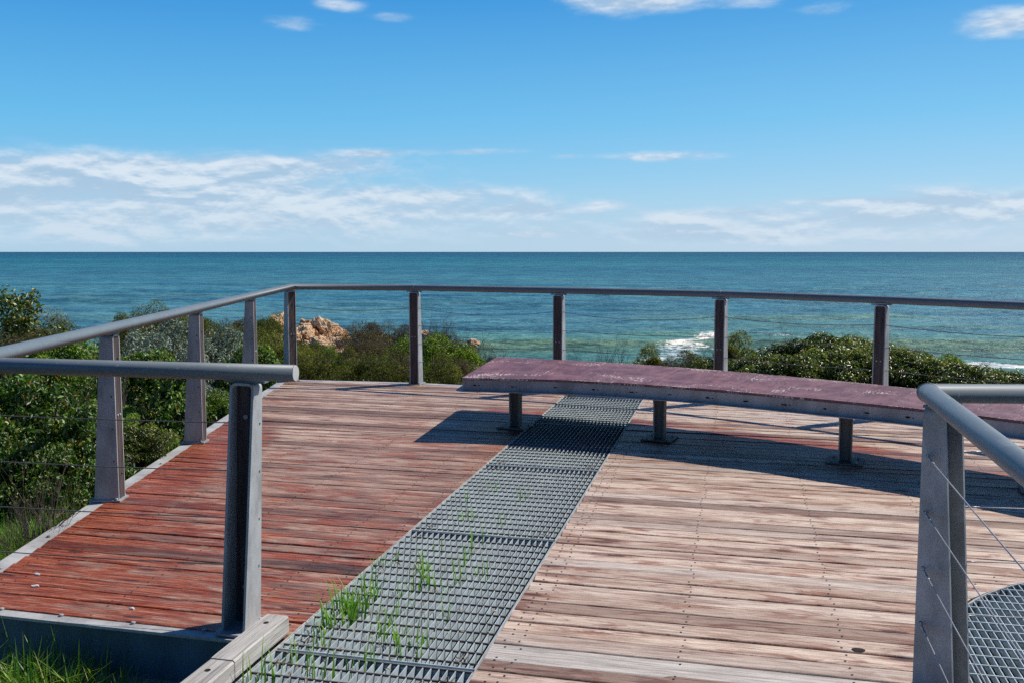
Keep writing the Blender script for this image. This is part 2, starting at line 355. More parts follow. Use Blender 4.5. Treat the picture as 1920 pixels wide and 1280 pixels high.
foamline(1828,683,1990,690,1.6,.95); foamline(1860,692,1990,696,2.0,.8); foamline(1890,596,1990,600,3.,.4); foamline(1640,606,1780,612,2.5,.28)
foamline(1560,676,1700,690,1.5,.35)
def sea_h(x, y):
    fade=1-sstep(180,420,y)
    z=0.
    cr=93.5+.03*x+1.5*mn.noise((x*.03,5,0)); d=y-cr
    amp=1.25*sstep(-30,5,x)*(.8+.35*mn.noise((x*.05,1,2)))
    z+=amp*(math.exp(-(d/2.6)**2) if d<0 else math.exp(-(d/6.5)**2)); face=math.exp(-((d+2.2)/2.8)**2)*sstep(-30,5,x)
    cr2=82+.02*x; d2=y-cr2; z+=.35*(math.exp(-(d2/1.5)**2) if d2<0 else math.exp(-(d2/4)**2))
    z+=.22*math.sin((y+9*mn.noise((x*.02,y*.02,6))+.05*x)*.42)*fade
    z+=(.75*mn.noise((x*.012,y*.060,3))+.22*mn.noise((x*.07,y*.2,7))+.07*mn.noise((x*.3,y*.7,9)))*fade
    return z,face
rows=list(np.geomspace(55,68,10))+[68+.42*i for i in range(1,150)]; r=rows[-1]; st=.5
while r<24000: r+=st; st*=1.035 if r<600 else 1.12; rows.append(r)
tans=[-8,-4,-2.2,-1.3,-.9,-.7]+list(np.linspace(-.6,.6,330))+[.7,.9,1.3,2.2,4,8]
mb=MB(); nx=len(tans)
for y in rows:
    for t in tans:
        x=t*y; near=(y<430 and abs(t)<.65)
        z,fc=sea_h(x,y) if near else (0,0)
        mb.v.append((x,y,SEA+z))
        if near and y>100: fc=max(fc,.4*sstep(.25,.8,z)*(1-sstep(150,240,y)))
        mb.at.append((foam_at(x,y) if near and y<170 else 0,fc,0,1))
for j in range(len(rows)-1):
    for i in range(nx-1):
        mb.f.append((j*nx+i,j*nx+i+1,(j+1)*nx+i+1,(j+1)*nx+i)); mb.m.append(0)
tag(mb.build('sea',M['sea'],smooth=True,attr=True),kind='structure')

# ------------------------------------------------------------------ deck
OUT=[(-2.56,4.10),(-2.60,7.5),(-2.655,10.93),(-1.10,10.68),(.50,10.16),(2.08,9.50),(3.36,8.62),(4.62,7.42),(5.40,5.95),(5.62,4.4),(5.6,3.2),(5.3,1.6)]
# inner outline of the boards: outline moved in by the flange width
def inset(pts, d):
    r=[]
    for i,p in enumerate(pts):
        a=Vector(pts[i-1]) if i>0 else None; b=Vector(p); c=Vector(pts[i+1]) if i<len(pts)-1 else None
        d0=(b-a).normalized() if a else (c-b).normalized(); d1=(c-b).normalized() if c else d0
        n0=Vector((d0.y,-d0.x)); n1=Vector((d1.y,-d1.x)); n=(n0+n1).normalized(); k=d/max(.4,n.dot(n0)); r.append((b.x+n.x*k,b.y+n.y*k))
    return r
INN=inset(OUT,.09)
GL, GR = -1.752, -.932
poly=[UV(*p) for p in INN]+[(5.0,2.6)]
def clip(v):                            # u-range of the outline at this v
    us=[]
    P=poly+[ (0,-5) ]
    for i in range(len(poly)-1):
        (u0,v0),(u1,v1)=poly[i],poly[i+1]
        if (v0-v)*(v1-v)<=0 and v0!=v1: us.append(u0+(u1-u0)*(v-v0)/(v1-v0))
    return us
DC=UV(2.9,3.2); DR=1.255
def spans(v):
    us=sorted(clip(v)); res=[]
    if v<3.44: lo,hi=GR, (.80 if v<3.28 else max(us) if us else 4.5)
    else:
        if len(us)<2: 
            if not us: return []
            lo=min(poly[0][0],us[0]); hi=us[-1]
        else: lo,hi=us[0],us[-1]
    segs=[(lo,hi)]
    if v>=3.44: segs=[(lo,min(hi,GL)),(max(lo,GR),hi)]
    out=[]
    for a,b in segs:
        if b-a<.02: continue
        dv=v-DC[1]
        if abs(dv)<DR+.012:
            h=math.sqrt((DR+.012)**2-dv*dv); c0,c1=DC[0]-h,DC[0]+h
            if a<c0: out.append((a,min(b,c0)))
            if b>c1: out.append((max(a,c1),b))
        else: out.append((a,b))
    return out
def cat(P, t):
    n=len(P)-1; t=max(0,min(n-1e-6,t*n)); i=int(t); f=t-i
    p0=P[max(0,i-1)];p1=P[i];p2=P[i+1];p3=P[min(n,i+2)]
    return tuple(.5*((2*p1[k])+(-p0[k]+p2[k])*f+(2*p0[k]-5*p1[k]+4*p2[k]-p3[k])*f*f+(-p0[k]+3*p1[k]-3*p2[k]+p3[k])*f**3) for k in (0,1))
BF=[(-.40,7.67),(.45,7.52),(1.25,7.19),(1.95,6.76),(2.60,6.30),(3.12,5.83),(3.6,5.30)]
BB=[(-.147,9.0),(.80,8.62),(1.68,8.11),(2.45,7.55),(3.10,6.99),(3.70,6.40),(4.25,5.75)]
BFs=[cat(BF,i/40) for i in range(41)]; BBs=[cat(BB,i/40) for i in range(41)]
def bench_cov(x, y):                    # 0 at the front edge of the bench footprint, 1 at its back edge, None outside
    best=None
    for i in range(40):
        f0,b0=BFs[i],BBs[i]; dx,dy=b0[0]-f0[0],b0[1]-f0[1]; L=dx*dx+dy*dy
        s=((x-f0[0])*dx+(y-f0[1])*dy)/L; d=abs((x-f0[0])*dy-(y-f0[1])*dx)/math.sqrt(L)
        if best is None or d<best[0]: best=(d,s)
    return best
def stain(x, y):
    u,v=UV(x,y); s=0.
    if u<-1.3:
        nz=mn.noise((x*.9,y*.9,1))
        s=.72*(1-sstep(4.6,8.2,y+.6*nz))*(1-.25*sstep(-1.9,-.9,x))
        s=max(s,.95*(1-sstep(.2,.75,x+2.5+.2*nz))*(1-sstep(7.0,9.6,y)))
        s=max(s,.33*(1-sstep(6.5,10.5,y)), .18)
        s+=.12*nz
    else: s=.05*max(0,mn.noise((x,y*3,4)))
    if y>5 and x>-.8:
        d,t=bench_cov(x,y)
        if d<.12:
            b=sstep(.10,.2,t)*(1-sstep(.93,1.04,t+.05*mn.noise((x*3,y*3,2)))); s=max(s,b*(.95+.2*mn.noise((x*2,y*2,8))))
    return max(0,min(1,s))
deck=empty('wooden_deck',D(0,6.5,0))
tag(deck,'weathered timber viewing deck of grey and red stained boards with steel edge','deck',kind='structure')
mb=MB(); v=-1.2; k=0; SCREWS=[]
JO=[-3.3+.62*i for i in range(16)]
while v<11.4:
    wd=.1105; gap=.0085
    pale=abs(v-3.40)<.06 and k>0
    if pale: v=3.405; wd=.155
    v0,v1=v,v+wd
    s0,s1=spans(v0+.004),spans(v1-.004)
    if len(s0)==len(s1) and s0:
        pairs=[(a,b,c,d) for (a,b),(c,d) in zip(s0,s1)]
    else:
        m_=spans((v0+v1)/2); pairs=[(a,b,a,b) for a,b in m_]
    for (a0,b0,a1,b1) in pairs:
        if max(b0,b1)-min(a0,a1)<.04: continue
        a0+=random.uniform(0,.012); a1=a1+(a0-a0); b0-=random.uniform(.002,.01); rd=random.random(); off=random.uniform(0,50); dz=random.uniform(-.0022,.0022); tl=random.uniform(-.0016,.0016)
        wear=.92 if (pale and a0>-1.2) else (.5*random.random()**3 if a0>-1.2 else 0); wob=random.uniform(-.002,.002)
        n=max(1,int((max(b0,b1)-min(a0,a1))/.16)); prev=None
        for i in range(n+1):
            t=i/n; ua=lerp(a0,b0,t); ub=lerp(a1,b1,t); wv=.0015*math.sin(ua*1.7+off)+wob
            z0=dz-tl+.001*math.sin(ua*2.3+off*2); z1=dz+tl+.001*math.sin(ua*1.9+off)
            pa=W(ua,v0+wv,z0); pb=W(ub,v1+wv,z1); um=(ua+ub)/2
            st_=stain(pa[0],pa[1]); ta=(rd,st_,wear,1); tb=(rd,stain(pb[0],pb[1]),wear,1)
            cur=(pa,pb,(ua+off*3,v0*1.0+off*7),(ub+off*3,v1+off*7),ta,tb,ua,ub,z0,z1,wv)
            if prev:
                q=prev
                c=.003    # eased long edges
                qa=W(q[6],v0+q[10],q[8]-.030); ca=W(ua,v0+wv,z0-.030); qb=W(q[7],v1+q[10],q[9]-.030); cb=W(ub,v1+wv,z1-.030)
                qa2=W(q[6],v0+q[10]+c,q[8]); ca2=W(ua,v0+wv+c,z0); qb2=W(q[7],v1+q[10]-c,q[9]); cb2=W(ub,v1+wv-c,z1)
                qa1=W(q[6],v0+q[10],q[8]-c); ca1=W(ua,v0+wv,z0-c); qb1=W(q[7],v1+q[10],q[9]-c); cb1=W(ub,v1+wv,z1-c)
                mb.face([qa2,ca2,cb2,qb2],0,[q[2],cur[2],cur[3],q[3]],[q[4],ta,tb,q[5]])
                mb.face([qa1,ca1,ca2,qa2],0,[q[2],cur[2],cur[2],q[2]],[q[4],ta,ta,q[4]])
                mb.face([qb2,cb2,cb1,qb1],0,[q[3],cur[3],cur[3],q[3]],[q[5],tb,tb,q[5]])
                mb.face([qa,ca,ca1,qa1],0,[q[2],cur[2],cur[2],q[2]],[q[4],ta,ta,q[4]])
                mb.face([qb1,cb1,cb,qb],0,[q[3],cur[3],cur[3],q[3]],[q[5],tb,tb,q[5]])
            if i in (0,n):
                e=[W(ua,v0+wv,z0-.03),W(ub,v1+wv,z1-.03),W(ub,v1+wv,z1),W(ua,v0+wv,z0)]
                if i==n: e=e[::-1]
                mb.face(e,0,[cur[2]]*4,[ta]*4)
            prev=cur
        for j in JO+[a0+.05,b0-.05]:
            if a0+.03<j<b0-.03:
                for vv in (v0+.026,v1-.026):
                    ju=j+random.uniform(-.012,.012); vz=vv+random.uniform(-.004,.004)
                    mb.face([W(ju+.0052*math.cos(q),vz+.0045*math.sin(q),dz+.0026) for q in [math.pi*i_/4 for i_ in range(8)]],1)
    k+=1; v+=wd+gap
hu,hv=.477,3.826
mb.face([W(hu+.026*math.cos(q),hv+.017*math.sin(q),.0045) for q in [math.pi*i_/8 for i_ in range(16)]],2)
mb.build('boards',[M['deck'],M['screw'],M['hole']],deck,uv=True,attr=True)
CH=[(0,-.003),(.092,-.003),(.092,-.015),(.012,-.015),(.012,-.245),(.092,-.245),(.092,-.257),(0,-.257)]
def edge_beam(name, path, mats):
    mb=MB(); pth=[D(*p) for p in path]; prof=CH
    mb.sweep(prof,pth); return mb.build(name,mats,deck)
edge_beam('edge_beam',INN,M['edge'])
# front edge channel: from the corner to the walkway, opening towards the grass
fb=[W(GL-.04,3.437),(-2.46-.02,0,0)]
c0=W(-1.80,3.437); c1=(INN[0][0],INN[0][1],0)
c1=W(UV(*INN[0])[0]-.0,3.437)
mb=MB(); mb.sweep(CH,[c0,c1]); fbm=mb.build('front_beam',[M['edge']],deck)
mb=MB(); a=W(-1.80,3.437-.0145,-.016); b=W(UV(*INN[0])[0]+.02,3.437-.0145,-.016)
n_=Vector((-.2334,-.9724,0))*.003
mb.face([a,b,(b[0],b[1],b[2]-.228),(a[0],a[1],a[2]-.228)],0); mb.build('beam_web_paint',M['beamblue'],deck)
mb=MB()
for u in JO:
    for v0,v1 in ((-.9,3.3),(3.5,10.6)):
        if v0<3 and not (-.9<u<.75): continue
        if GL-.05<u<GR+.05: continue
        p=[UV(*q) for q in INN]
        vv1=v1
        while vv1>v0 and not any(a<u<b for a,b in spans(vv1)): vv1-=.1
        vv0=v0
        while vv0<vv1 and not any(a<u<b for a,b in spans(vv0)): vv0+=.1
        if vv1-vv0<.3: continue
        mb.hexa([W(u-.022,vv0,-.2),W(u+.022,vv0,-.2),W(u+.022,vv1,-.2),W(u-.022,vv1,-.2)],[W(u-.022,vv0,-.034),W(u+.022,vv0,-.034),W(u+.022,vv1,-.034),W(u-.022,vv1,-.034)])
for u in (GL-.03,GR+.03):
    mb.hexa([W(u-.02,-1,-.2),W(u+.02,-1,-.2),W(u+.02,10,-.2),W(u-.02,10,-.2)],[W(u-.02,-1,-.034),W(u+.02,-1,-.034),W(u+.02,10,-.034),W(u-.02,10,-.034)])
mb.build('joists',M['kerb'],deck)
for i_,(x,y) in enumerate(((-2.505,4.55),(-2.512,5.05),(-2.522,6.75),(-2.535,8.3),(-2.54,9.7),(-2.2,10.93),(-1.7,10.83),(-.6,10.6),(-.1,10.44))):
    mb=MB(); b_=D(x,y,-.003); mb.tube([b_,(b_[0],b_[1],b_[2]+.009)],.009,6); mb.build('strip_bolt',M['rust'] if i_%2 else M['edge'],deck)
for u in (-2.12,-2.45,-2.8,-3.1):
    mb=MB(); b_=W(u,3.40,-.003); mb.tube([b_,(b_[0],b_[1],b_[2]+.010)],.009,6); mb.build('strip_bolt',M['edge'],deck)
# steel legs under the deck
mb=MB()
for x,y in ((-2.3,5),(-2.3,8),(-2.3,10.4),(-.6,4.2),(0,10),(2,9),(4,7),(5,4),(2.5,5),(0,7)): mb.box((x,y,-1.2),.1,.1,1.0-.02+SL*y)
mb.build('stumps',M['edge'],deck)

# ------------------------------------------------------------------ grating
JV=[.13,1.72,3.31,4.90,6.50,8.10,9.56]
glab=['galvanised floor grating panel beside the timber kerb, mostly below the picture edge','galvanised floor grating panel ending beside the sawn tip of the timber kerb',
 'galvanised floor grating panel with the densest grass tufts growing through','galvanised floor grating panel with a few thin grass blades in front of the bench shadow',
 'galvanised floor grating panel lying half in the dark shadow of the bench','galvanised floor grating panel running under and behind the plum bench']
def grating(u0,u1,v0,v1,pitch=.0315,rod=.095,dep=.036,th=.004,clipc=None):
    mb=MB()
    def bar(ua,ub,va,vb,h0,h1):
        mb.hexa([W(ua,va,h0),W(ub,va,h0),W(ub,vb,h0),W(ua,vb,h0)],[W(ua,va,h1),W(ub,va,h1),W(ub,vb,h1),W(ua,vb,h1)])
    n=round((u1-u0)/pitch)
    for i in range(n+1):
        u=lerp(u0,u1,i/n); a,b=v0,v1
        if clipc:
            d=u-clipc[0]
            if abs(d)>clipc[2]-.01: continue
            h=math.sqrt(clipc[2]**2-d*d); a,b=clipc[1]-h,clipc[1]+h
        bar(u-th/2,u+th/2,a,b,-dep,-.0015+random.uniform(-.0005,.0005))
    if not hasattr(mb,'nb'): mb.nb=len(mb.f)
    v=v0+rod*.45
    while v<v1:
        a,b=u0,u1
        if clipc:
            d=v-clipc[1]
            if abs(d)<clipc[2]-.01:
                h=math.sqrt(clipc[2]**2-d*d); a,b=clipc[0]-h,clipc[0]+h
            else: v+=rod; continue
        k0=len(mb.f); bar(a,b,v-.003,v+.003,-.008,-.0002); mb.m[k0:]=[1]*(len(mb.f)-k0); v+=rod
    if not clipc:
        bar(u0,u1,v0-.0025,v0+.0025,-dep+.001,-.0008); bar(u0,u1,v1-.0025,v1+.0025,-dep+.001,-.0008)
    return mb
for i in range(len(JV)-1):
    t=empty('floor_grating',W((GL+GR)/2,(JV[i]+JV[i+1])/2,-.036)); tag(t,glab[i],'grating','walkway grating panels')
    grating(GL+.008,GR-.010,JV[i]+.012,JV[i+1]-.012).build('bars',[M['grate'],M['rod']],t)
    for u in (GL+.085,GR-.085):
        for v in (JV[i]+.10,JV[i+1]-.10):
            mb=MB(); mb.tube([W(u-.032+.006*a,v+.02*math.cos(a*1.2),-.006+.012*abs(math.sin(a*.785))) for a in range(11)],.0022,5); mb.build('clip',M['rust'],t)
t=empty('curb_angle',W(GR,4,0)); tag(t,'thin pale steel angle lining both long sides of the grating strip','trim')
for u in (GL+.0015,GR-.0015):
    mb=MB(); mb.hexa([W(u-.0025,-.9,-.05),W(u+.0025,-.9,-.05),W(u+.0025,9.56,-.05),W(u-.0025,9.56,-.05)],[W(u-.0025,-.9,.003),W(u+.0025,-.9,.003),W(u+.0025,9.56,.003),W(u-.0025,9.56,.003)]); mb.build('angle_strip',M['kerb'] if u<-1.5 else M['edge'],t)
t=empty('support_beam',W(-1.34,6,-.06)); tag(t,'dark steel cross beams seen through the floor grating joints','beam')
for v in JV+[9.05,7.3,5.7,4.1,2.5]:
    mb=MB(); a=[(GL+.01,v-.035),(GR-.01,v-.035),(GR-.01,v+.035),(GL+.01,v+.035)]
    mb.hexa([W(*p,-.16) for p in a],[W(*p,-.0385) for p in a]); mb.build('cross_beam',M['beamblue'],t)
t=empty('round_grating',W(DC[0],DC[1],-.036)); tag(t,'round steel grating let into the deck behind the tall post with cables','grating')
gb=grating(DC[0]-DR,DC[0]+DR,DC[1]-DR,DC[1]+DR,.0315,.088,.036,.0038,(DC[0],DC[1],DR-.004)); gb.build('bars',[M['grate'],M['grate']],t)
mb=MB(); N=72
for i in range(N):
    a,b=2*math.pi*i/N,2*math.pi*(i+1)/N
    q=lambda an,r,h:W(DC[0]+r*math.cos(an),DC[1]+r*math.sin(an),h)
    mb.hexa([q(a,DR-.004,-.05),q(a,DR+.004,-.05),q(b,DR+.004,-.05),q(b,DR-.004,-.05)],[q(a,DR-.004,.002),q(a,DR+.004,.002),q(b,DR+.004,.002),q(b,DR-.004,.002)])
mb.build('rim',M['galv'],t)

# ------------------------------------------------------------------ posts and rails
TH=1.067; TR=.034
def make_post(parent, x, y, out_ang, hgt=TH-TR-.012, wd=.104, base=True, holes=True, zb=None):
    """out_ang: direction the open, tapering side faces"""
    zb=SL*y if zb is None else zb
    ox,oy=math.cos(out_ang),math.sin(out_ang); ax,ay=oy,-ox      # a: along the rail
    def P(a,o,z): return (x+ax*a+ox*o, y+ay*a+oy*o, zb+z)
    root=empty('post',(x,y,zb)); root.parent=parent; root.matrix_parent_inverse=parent_inv(parent)
    h=hgt; dep=lambda z:lerp(.150,.078,z/h)
    r=.026; th=.010; prof=[]
    pts=[(-wd/2,.010),(-wd/2,h*.33),(-wd/2,h*.66),(-wd/2,h-r)]
    for i in range(1,6):
        q=math.pi-i*math.pi/10; pts.append((-wd/2+r+r*math.cos(q),h-r+r*math.sin(q)))
    pts+=[(-p[0],p[1]) for p in pts[::-1]]
    def inner(p,i):
        a,z=p
        if z<=h-r+1e-6: return (a+(th if a<0 else -th),z)
        c=(-wd/2+r if a<0 else wd/2-r, h-r); dx,dz=a-c[0],z-c[1]; k=(r-th)/r; return (c[0]+dx*k,c[1]+dz*k)
    mb=MB(); inn=[inner(p,i) for i,p in enumerate(pts)]
    for i in range(len(pts)-1):
        o0,o1,i0,i1=pts[i],pts[i+1],inn[i],inn[i+1]; d0,d1=dep(o0[1]),dep(o1[1])
        mb.face([P(o0[0],0,o0[1]),P(o1[0],0,o1[1]),P(o1[0],d1,o1[1]),P(o0[0],d0,o0[1])])
        mb.face([P(i0[0],d0,i0[1]),P(i1[0],d1,i1[1]),P(i1[0],0,i1[1]),P(i0[0],0,i0[1])])
        mb.face([P(i0[0],0,i0[1]),P(i1[0],0,i1[1]),P(o1[0],0,o1[1]),P(o0[0],0,o0[1])])
        mb.face([P(o0[0],d0,o0[1]),P(o1[0],d1,o1[1]),P(i1[0],d1,i1[1]),P(i0[0],d0,i0[1])])
    fr=mb.build('flange_frame',M['galv'],root)
    mb=MB(); a=wd/2-th-.0006
    def hx(a0,a1,o0,o1,z0,z1): mb.hexa([P(a0,o0,z0),P(a1,o0,z0),P(a1,o1,z0),P(a0,o1,z0)],[P(a0,o0,z1),P(a1,o0,z1),P(a1,o1,z1),P(a0,o1,z1)])
    hx(-a,a,.004,.034,.012,h-th-.002); mb.build('timber_infill',M['batten'],root)
    for z in (.16,.52,.86):
        for s in (-1,1):
            if z==.52 or s==1:
                mb=MB(); mb.tube([P(s*.018,-.004,z*h),P(s*.018,.006,z*h)],.0065,8); mb.build('bolt',M['edge'] if z==.52 else M['rust'],root)
            elif z!=.52:
                mb=MB(); mb.tube([P(0,.033,z*h),P(0,.046,z*h)],.010,6); mb.build('bolt',M['galv'],root)
    for z in (.25,.45,.65,.85):
        for s in (-1,1):
            cx=s*(wd/2+.0006); n=8; o_=.022
            mb=MB(); mb.face([P(cx,o_+.006*math.cos(q),z+.006*math.sin(q)) for q in [2*math.pi*i/n for i in range(n)]]); mb.build('hole_rim',M['rust'],root)
    mb=MB(); hx(-wd/2-.018,wd/2+.018,-.014,.178,.0005,.0105); mb.build('base_plate',M['galv'],root)
    for s in (-1,1):
        mb=MB(); c=P(s*(wd/2+.009),.01,.0105); mb.tube([c,(c[0],c[1],c[2]+.012)],.008,6); mb.build('anchor_bolt',M['edge'],root)
    mb=MB(); hx(-.085,.085,.012,.062,h+.0005,h+.010); mb.build('saddle_plate',M['tube'],root)
    return root
def cable(parent, pts, sag=0., rad=.0022, mat=None):
    path=[]
    for i in range(len(pts)-1):
        a,b=Vector(pts[i]),Vector(pts[i+1]); n=10
        sg=sag*random.uniform(.3,1.)
        for j in range(n):
            t=j/n; p=a.lerp(b,t); p.z-=sg*4*t*(1-t); path.append(tuple(p))
    path.append(pts[-1]); mb=MB(); mb.tube(path,rad,6)
    return mb.build('cable',mat or M['cable'],parent)
CAB=(.25,.45,.65,.85)
bal=empty('balustrade',D(-2.5,7,0))
tag(bal,'slate blue tube balustrade with tapered steel posts around the seaward deck edge','balustrade')
# rail line: near end -> left corner -> far corner -> arc
RL=[(-.87,3.80),(-2.385,4.075),(-2.485,10.78),(-1.075,10.53),(.49,9.98),(2.04,9.31),(3.265,8.42),(4.50,7.30),(5.25,5.9),(5.45,4.4)]
mb=MB(); mb.tube([D(x,y,TH) for x,y in RL],TR,28); 
hr=mb.build('handrail',M['tube'],bal)
def weld(parent, pts, i):
    p=Vector(D(*pts[i],TH)); a=(p-Vector(D(*pts[i-1],TH))).normalized(); b=(Vector(D(*pts[i+1],TH))-p).normalized(); t=(a+b).normalized(); sd=t.cross(Vector((0,0,1))).normalized(); up=sd.cross(t)
    k=1/max(.5,t.dot(a)); w_=MB(); w_.tube([tuple(p+sd*math.cos(q)*(TR+.0005)*k+up*math.sin(q)*(TR+.0005)) for q in [2*math.pi*j/28 for j in range(29)]],.0022,5); w_.build('weld_bead',M['galv'],parent)
for i_ in (2,3,5,7): weld(bal,RL,i_)
# end cap, slightly proud, with a weld ring
e0=Vector(D(*RL[0],TH)); e1=Vector(D(*RL[1],TH)); d=(e0-e1).normalized()
mb=MB(); mb.tube([tuple(e0),tuple(e0+d*.004)],[TR-.002,TR-.003],28); mb.build('end_cap',M['edge'],bal)
def ang(dx,dy): return math.atan2(dy,dx)
def posts_on(i, t, side=1):
    a,b=Vector(RL[i]),Vector(RL[i+1]); d=(b-a).normalized(); n=Vector((-d.y,d.x))  # outward is on the left of travel? travel runs clockwise seen from above
    return a.lerp(b,t)
PP=[]
def outw(d): return Vector((-d.y,d.x))      # left of travel
def put_post(c, d, name=None):
    o=outw(d); c=Vector(c)-o*.037+(Vector((-.042,0)) if c[0]<-2.3 and c[1]>5 and c[1]<10 else Vector((-.02,0)) if c[0]<-2.3 and c[1]>10 else Vector((0,0))); PP.append(((c.x,c.y),o)); return make_post(bal,c.x,c.y,ang(o.x,o.y))
seg=[(Vector(RL[i+1])-Vector(RL[i])).normalized() for i in range(len(RL)-1)]
# travel goes near end -> left -> far -> right, so the outside lies on the left... for the first run it faces the grass
posts=[]
posts.append(((-1.13,3.868),seg[0])); posts.append((RL[1],(seg[0]+seg[1]).normalized()))
for yy in (5.80,7.48,9.14):
    a,b=Vector(RL[1]),Vector(RL[2]); t=(yy-a.y)/(b.y-a.y); posts.append((tuple(a.lerp(b,t)),seg[1]))
posts.append((RL[2],(seg[1]+seg[2]).normalized()))
for i in range(3,len(RL)-1): posts.append((RL[i],(seg[i-1]+seg[i]).normalized()))
for i_,(p,d) in enumerate(posts):
    r_=put_post(p,d)
    if i_==0: r_.location.x+=.014; r_.rotation_euler=(0,.030,0)
for ci,h in enumerate(CAB):
    pts=[D(c[0]+o.x*.022,c[1]+o.y*.022,h) for c,o in PP]
    cable(bal,pts[:2],.008,.0023,mat=M['oldcable'])
    cable(bal,pts[5:],[.010,.02,.02,.075][ci],.0030,mat=M['oldcable'])
# the railing round the stair side of the walkway
RR=[(3.3,3.20),(1.455,3.30),(1.205,2.22),(.80,.47),(.45,-1.05)]
rail=empty('walkway_railing',D(1.455,3.3,0)); tag(rail,'slate blue tube railing turning a corner on a tapered post with cable anchors','railing')
mb=MB(); mb.tube([D(x,y,TH) for x,y in RR],TR,28); mb.build('handrail',M['tube'],rail)
weld(rail,RR,1); PR=[]
sg=[(Vector(RR[i+1])-Vector(RR[i])).normalized() for i in range(len(RR)-1)]
for c,d in ((RR[0],sg[0]),(RR[1],(sg[0]+sg[1]).normalized()),((1.205-.155,2.22-.67),sg[2]),((.62,-.3),sg[2])):
    o=outw(d); c=Vector(c)-o*.037+(Vector((.05,0)) if d is not sg[2] and c[0]<2 else Vector((0,0))); PR.append((c,o,d)); make_post(rail,c.x,c.y,ang(o.x,o.y),wd=.118 if d is not sg[2] else .104)
mb=MB()
for h in CAB:
    c,o,d=PR[1]; A=c+d*.062+o*.022; B=c-d*.062+o*.022; C=PR[2][0]+PR[2][1]*.022; E_=PR[0][0]+PR[0][1]*.022; G=PR[3][0]+PR[3][1]*.022
    for P0,chain in ((A,[C,G]),(B,[E_])):
        p0=Vector(D(P0.x,P0.y,h)); p1=Vector(D(chain[0].x,chain[0].y,h)); dr=(p1-p0).normalized()
        # eye ring and swaged sleeve
        cb=MB(); side=dr.cross(Vector((0,0,1))).normalized(); up=Vector((0,0,1))
        cc=p0+dr*.02; cb.tube([tuple(cc+dr*.009*math.cos(q)+up*.009*math.sin(q)) for q in [2*math.pi*i/14 for i in range(15)]],.0026,6)
        cb.tube([tuple(p0-dr*.004),tuple(p0+dr*.012)],.0042,8); cb.tube([tuple(p0+dr*.03),tuple(p0+dr*.085)],.0042,8); cb.tube([tuple(p0+dr*.085),tuple(p0+dr*.125)],.0030,8)
        cb.build('cable_anchor',M['cable'],rail)
        cable(rail,[tuple(p0+dr*.03),tuple(p1)]+[D(q.x,q.y,h) for q in chain[1:]],.004,.0022)

# ------------------------------------------------------------------ bench
BH=.492
bench=empty('curved_bench',D(1.3,7.4,0)); tag(bench,'long curved platform bench with plum painted top on single steel legs','bench')
NB=17; mb=MB()
def bp(t,s,h):
    f=cat(BF,t); b=cat(BB,t); return D(lerp(f[0],b[0],s),lerp(f[1],b[1],s),h)
LEN=4.85
for i in range(NB):
    t0,t1=i/NB+.00018,(i+1)/NB-.00018; off=random.uniform(0,40); dz=random.uniform(-.0005,.0005); rd=random.random()
    ts=[0,.03,.35,.65,.97,1]; ss_=[-.012,.008,.25,.5,.75,.992,1.012]
    for a in range(len(ts)-1):
        for b in range(len(ss_)-1):
            q=[(ts[a],ss_[b]),(ts[a+1],ss_[b]),(ts[a+1],ss_[b+1]),(ts[a],ss_[b+1])]
            pts=[bp(lerp(t0,t1,x),y,BH+dz-(.0004 if (x in(0,1)) else 0)) for x,y in q]
            ed=lambda x,y:(1. if x in (0,1) else 0.); fe=lambda y:1. if (y<0 or y>1) else 0.
            mb.face(pts,0,[(lerp(t0,t1,x)*LEN+off,y*1.27+off) for x,y in q],[(rd,ed(x,y),fe(y),1) for x,y in q])
    for s_,r_ in ((-.012,0),(1.012,1)):
        e=[bp(t0,s_,BH+dz-.016),bp(t1,s_,BH+dz-.016),bp(t1,s_,BH+dz-.0015),bp(t0,s_,BH+dz-.0015)]
        mb.face(e if r_==0 else e[::-1],0,[(off,off),(off+.3,off),(off+.3,off+.02),(off,off+.02)],[(rd,1,0,1)]*4)
    for x in (0,1):
        e=[bp(lerp(t0,t1,x),-.012,BH+dz-.016),bp(lerp(t0,t1,x),1.012,BH+dz-.016),bp(lerp(t0,t1,x),1.012,BH+dz-.0015),bp(lerp(t0,t1,x),-.012,BH+dz-.0015)]
        mb.face(e,0,[(0,0),(1,0),(1,.1),(0,.1)],[(rd,1,0,1)]*4)
    for x in (.22,.78):
        for y in (.05,.36,.64,.95):
            xx=lerp(t0,t1,x+random.uniform(-.03,.03)); yy=y+random.uniform(-.008,.008)
            c=Vector(bp(xx,yy,BH+dz+.0012))
            mb.face([(c.x+.0065*math.cos(k*math.pi/3),c.y+.0065*math.sin(k*math.pi/3),c.z) for k in range(6)],1)
mb.build('seat_boards',[M['seat'],M['screw']],bench,uv=True,attr=True)
mb=MB(); n=60
fr=[bp(i/n,0.,0) for i in range(n+1)]; bk=[bp(i/n,1.,0) for i in range(n+1)]
